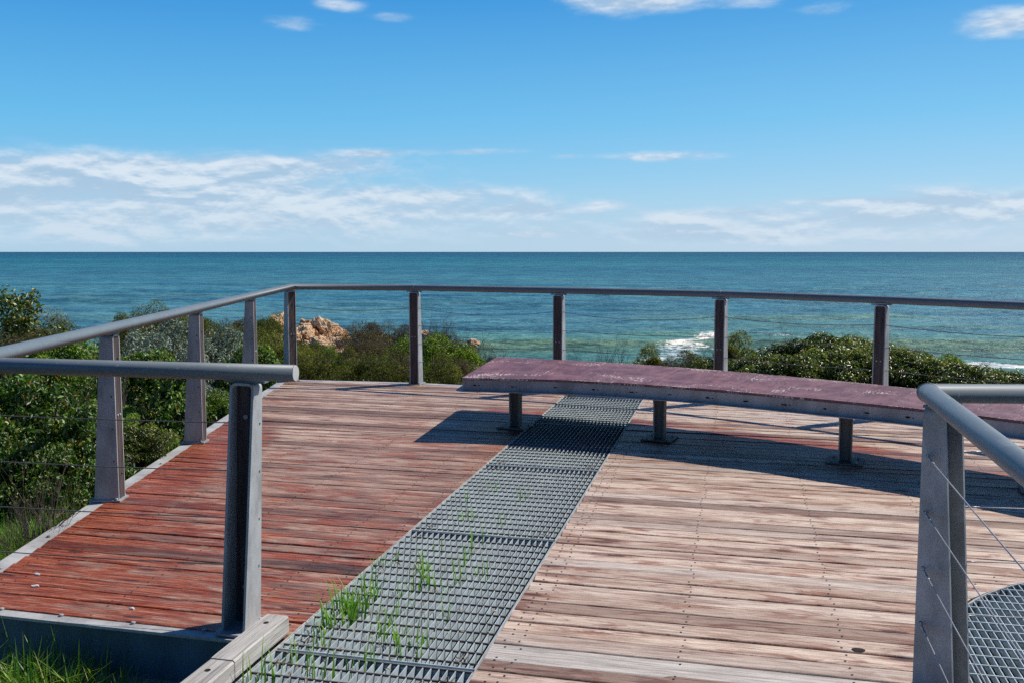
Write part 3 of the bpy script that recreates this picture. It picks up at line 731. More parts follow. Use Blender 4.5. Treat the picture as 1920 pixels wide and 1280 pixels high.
# closed outline with rounded corners at the free end
def rnd(c, a, b, r=.035, k=5):
    c,a,b=Vector(c),Vector(a),Vector(b); p=c+(a-c).normalized()*r; q=c+(b-c).normalized()*r
    return [tuple((1-t)**2*p+2*t*(1-t)*c+t*t*q) for t in [i/k for i in range(k+1)]]
path=fr[::-1][:-1]+rnd(fr[0],fr[1],bk[0])+rnd(bk[0],fr[0],bk[1])+bk[1:]
P3=[(p[0],p[1],p[2]) for p in path]
mb.sweep([(-.0,BH-.110),(-.0,BH-.019),(.006,BH-.019),(.006,BH-.104),(.06,BH-.104),(.06,BH-.110)][::-1],P3)
mb.build('fascia',M['fascia'],bench)
mb=MB()
for i in range(n): mb.face([bp(i/n,.015,BH-.03),bp(i/n,.985,BH-.03),bp((i+1)/n,.985,BH-.03),bp((i+1)/n,.015,BH-.03)])
mb.build('underframe',M['leg'],bench)
mb=MB()
for i in range(NB):
    t=(i+.5)/NB; a=Vector(bp(t-.002,0,0)); b=Vector(bp(t+.002,0,0)); d=(b-a).normalized(); c=Vector(bp(t,0,BH-.064)); nrm=Vector((d.y,-d.x,0))
    w=random.uniform(.013,.024); hh=random.uniform(.004,.0075); zz=random.uniform(-.006,.006)
    mb.face([tuple(c+nrm*.0085+d*w*math.cos(q)*random.uniform(.75,1.1)+Vector((0,0,zz+hh*math.sin(q)*random.uniform(.7,1.2)))) for q in [math.pi*k/6 for k in range(12)]])
    if random.random()<.5:
        mb.face([tuple(c+nrm*.0085+d*(w+.018)+Vector((0,0,zz))+d*.006*math.cos(q)+Vector((0,0,.004*math.sin(q)))) for q in [math.pi*k/4 for k in range(8)]])
mb.build('rust_stained_slot',M['hole'],bench)  # rust-stained slots of the bench edge, drawn as flat dark patches
for (x,y) in ((.03,8.08),(1.19,7.60),(2.41,6.80),(3.38,5.98)):
    z0=SL*y; lg=empty('leg',(x,y,z0)); lg.parent=bench; lg.matrix_parent_inverse=parent_inv(bench)
    a=-.42; ca,sa=math.cos(a),math.sin(a)
    def Q(p,q,z): return (x+p*ca-q*sa, y+p*sa+q*ca, z0+z)
    mb=MB(); top=BH-.031
    def bx_(p0,p1,q0,q1,za,zb): mb.hexa([Q(p0,q0,za),Q(p1,q0,za),Q(p1,q1,za),Q(p0,q1,za)],[Q(p0,q0,zb),Q(p1,q0,zb),Q(p1,q1,zb),Q(p0,q1,zb)])
    bx_(-.036,.036,-.004,.004,.011,top); bx_(.036,.045,-.038,.038,.011,top)
    K=10; prev=None; fl=MB()
    for i in range(K+1):
        t=i/K; z=lerp(.011,top,t); e=.036+.045*max(0,(t-.55)/.45)**2.2
        cur=(e,z)
        if prev:
            fl.hexa([Q(-prev[0]-.009,-.038,prev[1]),Q(-prev[0],-.038,prev[1]),Q(-prev[0],.038,prev[1]),Q(-prev[0]-.009,.038,prev[1])],[Q(-e-.009,-.038,z),Q(-e,-.038,z),Q(-e,.038,z),Q(-e-.009,.038,z)])
            if e>.037: mb.hexa([Q(-prev[0],-.004,prev[1]),Q(-.036,-.004,prev[1]),Q(-.036,.004,prev[1]),Q(-prev[0],.004,prev[1])],[Q(-e,-.004,z),Q(-.036,-.004,z),Q(-.036,.004,z),Q(-e,.004,z)])
        prev=cur
    mb.build('column',M['leg'],lg); fl.build('curved_flange',M['galv'],lg)  # flange in lighter steel than the column, a highlight put into its colour
    mb=MB(); bx_(-.125,.125,-.125,.125,.003,.012); mb.build('foot_plate',M['leg'],lg)
    for p in (-.085,.085):
        for q in (-.085,.085):
            mb=MB(); mb.tube([Q(p,q,.012),Q(p,q,.028)],.008,6); mb.build('anchor_bolt',M['galv'],lg)
# ------------------------------------------------------------------ timber kerb
def timber(name, u, v0, v1, w, h0, h, label, skew=0.):
    L=v1-v0; mb=MB(); n=14; ch=.006; rings=[]
    for i in range(n+1):
        x=L*i/n; e=.0015*math.sin(x*9+u*7); k=(ch if i not in (0,n) else ch*1.2)
        prof=[(-w/2+k,0),(w/2-k,0),(w/2,k),(w/2,h-k),(w/2-k,h),(-w/2+k,h),(-w/2,h-k),(-w/2,k)]
        rings.append([(x,a+e,b) for a,b in prof])
    for i in range(n):
        for j in range(8):
            k=(j+1)%8; mb.face([rings[i][j],rings[i][k],rings[i+1][k],rings[i+1][j]][::-1])
    mb.face(rings[0]); mb.face(rings[-1][::-1])
    for bx in (L-.085,L-.52,L-1.1):
        if bx>.05: mb.face([(bx+.012*math.cos(q),.004+.011*math.sin(q),h+.0008) for q in [math.pi*i/6 for i in range(12)]],1)
    o=mb.build(name,[M['kerb'],M['hole']]); o.location=W(u,v0,h0); o.rotation_euler=(0,-math.atan(SL*.97),math.atan2(CU,CV)+skew)
    tag(o,label,'kerb'); return o
timber('timber_kerb',-1.812,3.02,3.445,.102,.004,.076,'short silvered timber kerb block with sawn end beside the floor grating')
timber('timber_kerb',-1.813,1.0,3.016,.102,.001,.076,'long silvered timber kerb butted against the short kerb block',.0)
# litter on the red boards
for (x,y,s,l) in ((-2.28,4.46,.017,'tiny bleached bluish shell scrap on the red boards near the deck corner'),(-2.21,4.30,.02,'thin pale curved scrap lying on the red boards by the deck corner'),(-1.655,4.03,.016,'small white chip on the red boards near the front edge')):
    mb=MB(); n=7; 
    top=[(s*math.cos(q)*random.uniform(.7,1.2),.5*s*math.sin(q)*random.uniform(.7,1.2),.003+random.uniform(0,.004)) for q in [2*math.pi*i/n for i in range(n)]]
    for i in range(n):
        a,b=top[i],top[(i+1)%n]; mb.face([a,b,(0,0,.009)]); mb.face([(a[0],a[1],0),(b[0],b[1],0),b,a])
    o=mb.build('shell_scrap',M['scrap']); o.location=D(x,y,.002); o.rotation_euler=(0,0,random.uniform(0,3)); tag(o,l,'scrap')

# ------------------------------------------------------------------ plants
def leaves_mesh(name, mat, P, N, Ax, ln, wd, tone, fold=.25):
    """P centres, N normals, Ax long axes (n,3); ln/wd sizes (n,)"""
    n=len(P); N=N/np.linalg.norm(N,axis=1,keepdims=True); Ax=Ax-N*np.sum(Ax*N,axis=1,keepdims=True); Ax/=np.linalg.norm(Ax,axis=1,keepdims=True)+1e-9
    B=np.cross(N,Ax); ln=ln[:,None]; wd=wd[:,None]
    v=np.empty((n,4,3)); v[:,0]=P-Ax*ln*.5; v[:,1]=P+B*wd*.5+N*wd*fold+Ax*ln*.05; v[:,2]=P+Ax*ln*.5-N*ln*.12; v[:,3]=P-B*wd*.5+N*wd*fold+Ax*ln*.05
    me=bpy.data.meshes.new(name); me.vertices.add(n*4); me.vertices.foreach_set('co',v.reshape(-1))
    idx=np.arange(n)[:,None]*4; tri=np.concatenate([idx+0,idx+2,idx+1,idx+0,idx+3,idx+2],axis=1).reshape(-1)
    me.loops.add(n*6); me.loops.foreach_set('vertex_index',tri.astype(np.int32)); me.polygons.add(n*2); me.polygons.foreach_set('loop_start',np.arange(0,n*6,3,dtype=np.int32))
    me.materials.append(mat); me.update(calc_edges=True)
    a=me.color_attributes.new('tone','FLOAT_COLOR','POINT'); c=np.zeros((n,4,4)); c[:,:,0]=tone[:,None]; c[:,:,1]=rng.random(n)[:,None]; c[:,:,3]=1
    a.data.foreach_set('color',c.reshape(-1)); return me
def unit(n):
    a=rng.normal(size=(n,3)); return a/np.linalg.norm(a,axis=1,keepdims=True)
def branch_mesh(mb, p, d, length, rad, depth, spread=.6, up=.25, seg=3):
    pts=[p]; rads=[rad]; q=Vector(p); dd=Vector(d).normalized()
    for i in range(seg):
        dd=(dd+Vector((random.gauss(0,.16),random.gauss(0,.16),random.gauss(0,.1)+up*.15))).normalized(); q=q+dd*length/seg; pts.append(tuple(q)); rads.append(rad*(1-.5*(i+1)/seg))
    mb.tube(pts,rads,4 if rad<.01 else 6,caps=False)
    if depth>0:
        for i in range(random.choice((2,3,3))):
            k=random.randint(1,seg); s=Vector(pts[k]); nd=(dd+Vector((random.gauss(0,spread),random.gauss(0,spread),random.gauss(.15,spread*.6)))).normalized()
            branch_mesh(mb,tuple(s),nd,length*random.uniform(.55,.8),rads[k]*.75,depth-1,spread,up,seg)
def shrub_proto(mat, R, Hh, n, ln, wd, ncl=40, rc=.3, ragged=.25, upish=.4, stem=True, gap=.0, open_=0.):
    """a dome of leaf clumps; returns (foliage mesh, twig mesh)"""
    th=rng.uniform(0,2*np.pi,ncl); cz=rng.uniform(.0,1,ncl)**.8; rr=np.sqrt(np.clip(1-cz**2,0.02,1))*rng.uniform(.55,1.,ncl)
    C=np.stack([R*rr*np.cos(th),R*rr*np.sin(th),Hh*(.18+.72*cz*rng.uniform(1-ragged,1+ragged*.4,ncl))],1); cr=rc*R*rng.uniform(.6,1.35,ncl); ct=rng.uniform(-.2,.2,ncl)
    k=rng.integers(0,ncl,n); o=unit(n); o[:,2]=np.abs(o[:,2])*1.1-.25; rad=rng.uniform(.55,1.08,n)**.7
    P=C[k]+o*(cr[k]*rad)[:,None]*np.array([1,1,.8]); P[:,2]=np.maximum(P[:,2],.02)
    N=o*.6+unit(n)*.75+np.array([0,0,upish]); Ax=o*.8+unit(n)*.8+np.array([0,0,.35])
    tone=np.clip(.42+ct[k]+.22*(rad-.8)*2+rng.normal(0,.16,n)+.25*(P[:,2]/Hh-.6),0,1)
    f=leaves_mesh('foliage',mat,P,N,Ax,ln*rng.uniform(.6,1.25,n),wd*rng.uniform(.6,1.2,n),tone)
    mb=MB()
    for i in range(ncl):
        c=C[i]; a=(random.uniform(-.08,.08)*R,random.uniform(-.08,.08)*R,0); m=(c[0]*.45+random.gauss(0,.03),c[1]*.45+random.gauss(0,.03),c[2]*.5)
        mb.tube([a,m,tuple(c)],[.012*R+.004,.008*R+.002,.003],4,caps=False)
        for j in range(2):
            e=C[i]+unit(1)[0]*cr[i]*.9; mb.tube([m if j else tuple(c),tuple(e)],[.004,.0015],3,caps=False)
    t=mb.build('branches',M['twig']); tm=t.data; bpy.data.objects.remove(t)
    return f,tm
def twig_proto(n=7, hgt=.8, depth=3, r0=.012, spread=.55, leafmat=None, nl=0):
    mb=MB()
    for i in range(n):
        a=random.uniform(0,6.28); branch_mesh(mb,(random.uniform(-.1,.1),random.uniform(-.1,.1),0),(math.cos(a)*.6,math.sin(a)*.6,1),hgt*random.uniform(.4,.6),r0,depth,spread)
    t=mb.build('branches',M['twig']); tm=t.data; bpy.data.objects.remove(t); f=None
    if nl:
        co=np.array(mb.v); k=rng.integers(0,len(co),nl); P=co[k]+rng.normal(0,.02,(nl,3)); f=leaves_mesh('foliage',leafmat,P,unit(nl)+np.array([0,0,.5]),unit(nl),np.full(nl,.035),np.full(nl,.014),np.clip(rng.normal(.45,.2,nl),0,1))
    return f,tm
def grass_mesh(n, R, hgt, wd, mat, droop=.5, yellow=0., seed_heads=0):
    mb=MB()
    for i in range(n):
        a=random.uniform(0,6.28); r=R*math.sqrt(random.random()); x,y=r*math.cos(a),r*math.sin(a); b=random.uniform(0,6.28); L=hgt*random.uniform(.45,1.1); w=wd*random.uniform(.6,1.2); dr=droop*random.uniform(.2,1.3)
        dx,dy=math.cos(b),math.sin(b); px,py=-dy*w/2,dx*w/2; tn=random.random(); prev=None; tw=random.uniform(-.5,.5)
        for k in range(6):
            t=k/5; o=dr*L*t*t*.9; z=L*(t-.45*dr*t*t); ww=(1-t**1.6)*1.0+.04; qx,qy=px*ww,py*ww
            cur=((x+dx*o+qx,y+dy*o+qy,z),(x+dx*o-qx,y+dy*o-qy,z),(min(1,tn*.6+.4*t),.95 if random.random()<yellow else .2,0,1))
            if prev: mb.face([prev[0],prev[1],cur[1],cur[0]],0,None,[prev[2],prev[2],cur[2],cur[2]])
            prev=cur
    o=mb.build('blades',mat,attr=True,smooth=True); me=o.data; bpy.data.objects.remove(o); return me
PROTO={
 'leafy':[shrub_proto(M['leafy'],.6,.95,14000,.048,.020,52,.29) for _ in range(2)],
 'hedge':[shrub_proto(M['hedge'],.9,.9,14000,.060,.027,60,.26,.2,.6) for _ in range(2)],
 'olive':[shrub_proto(M['olive'],.8,1.0,20000,.042,.009,60,.27,.22,.2) for _ in range(2)],
 'lime':[shrub_proto(M['lime'],.7,.85,11000,.045,.017,48,.27,.25,.3)],
 'brown':[shrub_proto(M['brown'],.8,.95,13000,.045,.008,50,.28,.35,.1) for _ in range(2)],
 'silver':[shrub_proto(M['silver'],.55,.75,9000,.040,.012,42,.27,.25,.4)],
 'round':[shrub_proto(M['olive'],.34,.75,7000,.036,.009,22,.42,.15,.1)],
 'bare':[twig_proto(9,.9,3,.018,.5),twig_proto(10,.8,4,.016,.6)],
 'barebig':[twig_proto(6,1.2,4,.020,.5,M['leafy'],260)],
}
RAD={};HGT={}
for k_,v_ in PROTO.items():
    me_=v_[0][0] or v_[0][1]; co_=np.empty(len(me_.vertices)*3); me_.vertices.foreach_get('co',co_); co_=co_.reshape(-1,3)
    RAD[k_]=float(np.quantile(np.hypot(co_[:,0],co_[:,1]),.96)); HGT[k_]=float(np.quantile(co_[:,2],.985 if k_ not in('bare','barebig') else .95))
OBS={'leafy':'glossy leaved green shrub','hedge':'low dense glossy hedge shrub','olive':'fine leaved olive shrub','lime':'bright yellow green scrub bush','brown':'brown tinged heath shrub','silver':'silver grey felted shrub','round':'small round headed shrub','bare':'bare grey twiggy shrub','barebig':'gnarled half bare shrub'}
NAME={'hedge':'hedge_shrub','silver':'silver_shrub','bare':'bare_shrub','barebig':'bare_shrub','round':'round_shrub'}
cnt={}
def plant(kind, x, y, z=None, s=1., sz=None, label=None, group=None, yaw=None):
    pr=PROTO[kind][cnt.get(kind,0)%len(PROTO[kind])]; cnt[kind]=cnt.get(kind,0)+1
    if z is None: z=ground_z(x,y)-.05
    t=empty(NAME.get(kind,'shrub'),(x,y,z)); t.scale=(s,s,sz or s); t.rotation_euler=(0,0,random.uniform(0,6.28) if yaw is None else yaw)
    for nm,me in (('foliage',pr[0]),('branches',pr[1])):
        if me is None: continue
        o=bpy.data.objects.new(nm,me); COL.objects.link(o); o.parent=t
    tag(t,label,'shrub',group); return t
def weed(x,y,z,s,label):
    t=plant('leafy',x,y,z,s,s,label); return t
def top(kind, px, py, Y, half, label, group=None):
    """a shrub whose crown reaches up to this point of the landscape"""
    p=far(px,py,Y); R=RAD[kind]; Hp=HGT[kind]
    s=half*(1.35 if kind=='hedge' else 1.)*Y/F/R; g=ground_z(p[0],p[1])-.08; h=p[2]-g; sz=h/Hp
    lim=1.15 if kind=='round' else 1.9 if kind in ('bare','barebig') else (1.0 if kind=='hedge' else 1.2)
    if sz>s*lim: s=(s+sz/lim)/2 if kind!='hedge' else s*1.1; sz=min(sz,s*lim*1.15)
    if sz<s*.55: sz=s*.55
    if kind=='bare' and Y>10: s=max(s,.75)
    return plant(kind,p[0],p[1],p[2]-Hp*sz,s,sz,label,group)
L_=[
 # beside the deck, seen through the cables
 ('leafy',30,722,6.4,150,'big glossy leaved shrub filling the gap under the long horizontal rail by the picture edge'),
 ('leafy',128,800,6.6,90,'glossy leaved shrub with its crown just beyond the first tapered deck side post'),
 ('leafy',-20,800,5.9,110,'dark glossy shrub low behind the lowest cables by the deck corner'),
 ('leafy',70,850,6.0,80,'shaded glossy shrub with bare stems poking out below it'),
 ('leafy',262,672,8.6,95,'glossy leaved shrub showing between the first and second deck side posts'),
 ('leafy',110,655,9.2,90,'glossy leaved shrub touching the pale sloping rail near the picture edge'),
 ('hedge',255,800,7.1,48,'small leafy bush pressed against the edge strip past the first side post'),
 ('leafy',190,760,7.6,70,'dark leafy shrub behind the tapered face of the first side post'),
 ('silver',300,612,11.2,62,'silver grey felted shrub between two glossy shrubs behind the second side post'),
 ('silver',400,625,11.6,50,'silver grey felted shrub next to the second side post, beyond the first silver one'),
 ('silver',115,672,9.6,34,'small silver shrub peeping under the sloping rail'),
 ('silver',345,700,9.5,30,'low silver tuft in the shade below the rail'),
 ('leafy',250,682,9.9,60,'bright leafy shrub in front of the silver shrubs'),
 ('leafy',470,655,11.3,48,'dark glossy shrub behind the third side post'),
 ('leafy',420,640,12.6,50,'glossy shrub beyond the third side post in the sun'),
 ('barebig',75,735,6.5,75,'gnarled half bare shrub with grey stems in front of the leafy wall'),
 ('bare',40,880,5.2,45,'bare grey sapling stems standing in grass beside the deck corner'),
 ('bare',62,925,5.15,30,'forked dry stem rising from the bright grass'),
 ('bare',180,720,7.8,60,'tangle of dry twigs behind the first tapered side post'),
 ('bare',20,600,10.5,75,'tangle of grey twigs below the windblown crown on the skyline'),
 ('bare',320,690,9.2,50,'dry twigs tangled among the leafy shrubs under the rail'),
 ('lime',300,806,8.0,46,'yellow green low bush on the sunny bank between the first and second side posts'),
 ('lime',395,742,9.3,34,'yellowish low bush by the edge strip past the second side post'),
 # skyline, left
 ('brown',60,600,12.,75,'brown heath shrub below the windblown crown'),
 ('olive',95,612,13.5,70,'rounded olive shrub ending the skyline beside the open sea'),
 ('olive',20,640,11.5,90,'olive shrub under the twig tangle at the picture edge'),
 ('olive',292,580,21,62,'rounded olive shrub standing highest on the skyline above the sloping rail'),
 ('olive',240,596,20,40,'small olive shrub at the seaward end of the skyline group'),
 ('olive',350,596,19,55,'olive shrub just above the rail beside the tallest skyline one'),
 ('brown',430,600,20,55,'brown tinged shrub between the second and third side posts on the skyline'),
 ('olive',470,605,17,45,'olive shrub level with the top of the third side post'),
 ('olive',505,600,22,50,'olive shrub just below the small rock tip'),
 ('olive',450,622,15.5,60,'mid green shrub behind the third side post'),
 ('olive',515,640,14.5,60,'leafy olive shrub before the tall corner post'),
 # behind the far rail up to the second bay
 ('olive',572,648,17,48,'olive shrub covering the landward foot of the ochre rocks'),
 ('olive',565,664,14.,60,'soft olive bush right behind the corner post base'),
 ('olive',640,664,13.6,66,'dark round olive bush behind the boards in the first far bay'),
 ('olive',700,672,13.4,55,'olive bush with pale tips in the first far bay'),
 ('brown',735,665,14.5,55,'grey brown shrub against the second far post'),
 ('lime',612,654,17.5,40,'yellow green bush at the base of the ochre rocks'),
 ('brown',690,604,25,75,'dark brown heath shrub on the skyline in the middle of the first far bay'),
 ('brown',745,612,24,60,'dark heath shrub on the skyline beside the second far post'),
 ('brown',690,622,22,50,'grey heath shrub hiding the seaward end of the ochre rocks'),
 ('bare',690,606,23,60,'spiky bare shrub on the skyline in the first far bay'),
 ('brown',700,640,18.5,70,'brown shrub midway down the first far bay'),
 ('lime',770,640,18,50,'green bush hidden partly by the second far post'),
 ('lime',815,636,17.,55,'bright yellow green bush just past the second far post'),
 ('lime',870,655,16.,45,'bright green bush ahead of the last pale boulder'),
 ('olive',815,672,13.6,50,'pale tipped low bush behind the deck edge in the second far bay'),
 ('brown',870,672,14.,60,'grey green bush behind the end of the bench'),
 ('brown',902,652,17,34,'dark rust brown shrub at the lip of the slope by the surf'),
 ('brown',830,622,23,60,'dark heath shrub under the raised bare branch'),
 ('bare',812,592,22,34,'bare black branches sticking up beside the second far post'),
 ('bare',828,588,22.5,22,'upright dead branch with a feathery tip on the skyline'),
 ('bare',880,612,21,45,'long bare branches reaching out over the surf'),
 ('bare',925,640,17,34,'sparse twigs leaning over the surf past the brown shrub'),
 # beyond the bench
 ('bare',975,672,15,24,'thin bare sprigs before the third far post'),
 ('bare',1085,656,15,34,'low bare twigs just past the third far post'),
 ('bare',1118,646,15,36,'bare branching shrub silhouetted on the surf, taller of the two by the third far post'),
 ('bare',1148,645,15.5,38,'bare branching shrub beside the small round headed shrub'),
 ('bare',1185,668,15,28,'short bare twigs right beside the round headed shrub'),
 ('round',1222,654,16,25,'small round headed shrub standing alone before the breaking wave'),
 ('round',1290,662,15.5,28,'second round headed shrub, lower, among dark twigs'),
 ('hedge',1325,674,13.5,34,'low glossy shrub reaching the fourth far post'),
 ('brown',1275,672,14.5,30,'dark twiggy shrub under the second round head'),
 ('bare',1312,640,14.5,40,'bare pointed twigs between round shrub and fourth far post'),
 ('round',1383,630,13.5,34,'tall dark round headed shrub right past the fourth far post'),
 ('brown',1372,668,13.3,34,'dark shaded undergrowth shrub at the foot of the tall round head'),
 ('bare',1395,640,13.8,30,'dark twigs through the tall round headed shrub'),
 ('hedge',1432,668,12.3,50,'low hedge shrub starting beyond the gap with white surf'),
 ('hedge',1500,645,12.6,62,'hedge shrub with reddish tips rising towards the hedge crest'),
 ('brown',1450,655,13.2,40,'reddish brown shrub at the start of the hedge slope'),
 ('hedge',1565,633,13,66,'highest hedge shrub crowning the green mound'),
 ('hedge',1610,642,12.5,62,'hedge shrub just before the fifth far post'),
 ('hedge',1560,660,11.6,80,'front hedge shrub below the mound crest'),
 ('hedge',1480,675,11.4,70,'front hedge shrub above the middle of the bench'),
 ('hedge',1655,655,11.5,66,'hedge shrub behind the fifth far post'),
 ('hedge',1705,664,11.6,60,'hedge shrub sloping down past the fifth far post'),
 ('hedge',1760,678,11.2,62,'hedge shrub halfway down the slope above the railing corner'),
 ('hedge',1820,692,10.9,62,'hedge shrub above the horizontal slate blue rail'),
 ('hedge',1880,700,10.6,62,'hedge shrub below the white surf patch'),
 ('hedge',1945,706,10.4,62,'last hedge shrub at the picture edge under the surf'),
 ('bare',1502,618,13.3,36,'thin arching dry stems above the hedge mound'),
 ('lime',1740,665,12.4,26,'upright sprig of fresh leaves on the hedge slope'),
 ('lime',1790,670,12.2,34,'fresh leafed bush poking above the lower hedge'),
]
for k,px,py,Y,half,lab in L_: top(k,px,py,Y,half,lab)
for x_,y_,z_,s_,l_ in ((-1.86,3.42,-.42,.36,'broad leaved green weed in the grass below the front beam by the picture edge'),(-1.50,3.55,-.44,.26,'small leafy weed in the grass before the blue front beam'),(-2.05,3.62,-.42,.34,'pale leafy weed at the picture edge below the front beam')): weed(x_,y_,z_,s_,l_)
# sapling with windblown crown
sp=far(12,700,10.2); g0=(-6.28,10.2,-.72)
tr=empty('windblown_tree',g0); tag(tr,'windblown small tree with tuft of leaves at the ends of bare branches','tree')
mb=MB(); tips=[]
def wind(p,d,L,r,dep):
    q=Vector(p); dd=Vector(d).normalized(); pts=[tuple(q)]; rs=[r]
    for i in range(4):
        dd=(dd+Vector((.10+random.gauss(0,.10),random.gauss(0,.10),random.gauss(.02,.08)))).normalized(); q=q+dd*L/4; pts.append(tuple(q)); rs.append(r*(1-.12*(i+1)))
    mb.tube(pts,rs,6,caps=False)
    if dep==0: tips.append(pts[-1]); tips.append(pts[-2]); return
    for j in range(4):
        nd=(dd+Vector((random.gauss(.15,.38),random.gauss(0,.4),random.gauss(.0,.3)))).normalized(); wind(pts[-1] if j else pts[-2],nd,L*.66,rs[-1]*.66,dep-1)
wind((0,0,0),(.25,0,1),.75,.035,4)
br=mb.build('trunk',M['twig']); br.parent=tr
T=np.array(tips); ks=1.93/T[:,2].max(); tr.scale=(ks*.95,ks*.95,ks); zc=np.quantile(T[:,2],.45); T=T[T[:,2]>zc]
n=1300; k=rng.integers(0,len(T),n); P=T[k]+rng.normal(0,.03,(n,3))
cm=leaves_mesh('crown',M['hedge'],P,unit(n)+np.array([0,0,.8]),unit(n),np.full(n,.046),np.full(n,.020),np.clip(rng.normal(.5,.2,n),0,1))
o=bpy.data.objects.new('crown',cm); COL.objects.link(o); o.parent=tr
print('tree tips', T.min(0), T.max(0))
# undergrowth: nobody could count it
def scatter(name, mat, n, fx, size, label=None, upish=.5, spread=.12, seedv=1):
    P=[]; 
    while len(P)<n:
        p=fx()
        if p: P.append(p)
    P=np.array(P); k=len(P); me=leaves_mesh(name,mat,P,unit(k)+np.array([0,0,upish]),unit(k)+np.array([0,0,.3]),size[0]*rng.uniform(.6,1.3,k),size[1]*rng.uniform(.6,1.3,k),np.clip(rng.normal(.4,.2,k),0,1))
    o=bpy.data.objects.new(name,me); COL.objects.link(o); tag(o,label,'undergrowth' if label else None,kind='stuff'); return o
def fA():
    y=4.4+10*random.random()**1.2; x=-2.68-random.random()*lerp(2.5,6,(y-4)/10); h=.05+.35*abs(mn.noise((x*1.3,y*1.3,2)))*sstep(0,.6,-2.6-x)
    if y<4.6 and x>-2.7: return None
    return (x,y,ground_z(x,y)+random.random()*(h+.12))
scatter('undergrowth',M['leafy'],26000,fA,(.05,.02),'low leafy undergrowth beside the deck')
def fB():
    y=11.2+16*random.random()**1.3; x=random.uniform(-.5*y,.52*y); r=sstep(-.5,1.,x)
    return (x,y,ground_z(x,y)+random.random()*lerp(.45,.28,r)*(.4+abs(mn.noise((x*.8,y*.8,5)))*1.4))
scatter('undergrowth',M['olive'],70000,fB,(.055,.016),'low olive undergrowth covering the dune slope')
# grass
G1=[grass_mesh(170,.16,.34,.009,M['grass'],.55) for _ in range(2)]; G3=[grass_mesh(38,.18,.30,.013,M['weed'],1.25,.05),grass_mesh(46,.2,.34,.010,M['grass'],1.1,.1),grass_mesh(30,.2,.30,.006,M['dry'],1.0,.2)]; G2=[grass_mesh(260,.22,.33,.005,M['dry'],.6,.3) for _ in range(2)]
def tuft(me, x, y, z, s, name='grass', label=None):
    o=bpy.data.objects.new(name,me); COL.objects.link(o); o.location=(x,y,z); o.scale=(s,s,s*random.uniform(.85,1.15)); o.rotation_euler=(0,0,random.uniform(0,6.28)); return o
def grass_stuff(name, items, label, mats):
    """many tufts as one object nobody could count"""
    V=[];Fc=[];Mi=[];At=[]
    for me,x,y,z,s in items:
        n=len(me.vertices); co=np.empty(n*3); me.vertices.foreach_get('co',co); co=co.reshape(-1,3)*s; a=random.uniform(0,6.28); c,sn=math.cos(a),math.sin(a)
        R=np.stack([co[:,0]*c-co[:,1]*sn+x,co[:,0]*sn+co[:,1]*c+y,co[:,2]+z],1); base=sum(len(v) for v in V); V.append(R)
        li=np.empty(len(me.loops),dtype=np.int32); me.loops.foreach_get('vertex_index',li); Fc.append(li.reshape(-1,4)+base); Mi.append(np.full(len(me.polygons),mats.index(me.materials[0])))
        cc=np.empty(n*4); me.color_attributes['tone'].data.foreach_get('color',cc); At.append(cc)
    V=np.concatenate(V);Fc=np.concatenate(Fc);Mi=np.concatenate(Mi);At=np.concatenate(At)
    me=bpy.data.meshes.new(name); me.vertices.add(len(V)); me.vertices.foreach_set('co',V.reshape(-1)); me.loops.add(Fc.size); me.loops.foreach_set('vertex_index',Fc.reshape(-1).astype(np.int32))
    me.polygons.add(len(Fc)); me.polygons.foreach_set('loop_start',np.arange(0,Fc.size,4,dtype=np.int32))
    for m in mats: me.materials.append(m)
    me.polygons.foreach_set('material_index',Mi.astype(np.int32)); me.update(calc_edges=True)
    a=me.color_attributes.new('tone','FLOAT_COLOR','POINT'); a.data.foreach_set('color',At)
    o=bpy.data.objects.new(name,me); COL.objects.link(o); tag(o,label,'grass',kind='stuff'); return o
it=[]
for i in range(120):      # below the front beam
    x=random.uniform(-2.25,-1.36); y=random.uniform(3.2,3.72)-(x+1.6)*.15; v_=UV(x,y)
    if v_[1]>3.30 or v_[0]>-1.93: continue
    it.append((random.choice(G3+G3+G3+G1[:1]),x,y,-.38,random.uniform(.95,1.5)*lerp(1.,.66,sstep(-1.9,-1.4,x))))
for i in range(40):
    y=random.uniform(4.75,5.9); it.append((random.choice(G1),random.uniform(-3.2,-2.70),y,ground_z(-2.9,y),random.uniform(.8,1.15)))
for i in range(30):
    y=random.uniform(4.5,10.3); it.append((random.choice(G2+G1[:1]),-2.68-abs(random.gauss(0,.16)),y,ground_z(-2.8,y),random.uniform(.7,1.15)))
for i in range(34):
    y=random.uniform(7.6,10.6); it.append((random.choice(G2+G2+G1[:1]),-2.72-abs(random.gauss(0,.3)),y,ground_z(-2.9,y)+.08,random.uniform(1.3,2.0)))
for i in range(6): it.append((random.choice(G2),random.uniform(-2.95,-2.75),random.uniform(4.75,5.1),ground_z(-2.9,5),random.uniform(.8,1.2)))
grass_stuff('grass',it,'green and straw coloured grass beside the deck',[M['grass'],M['dry'],M['weed']])
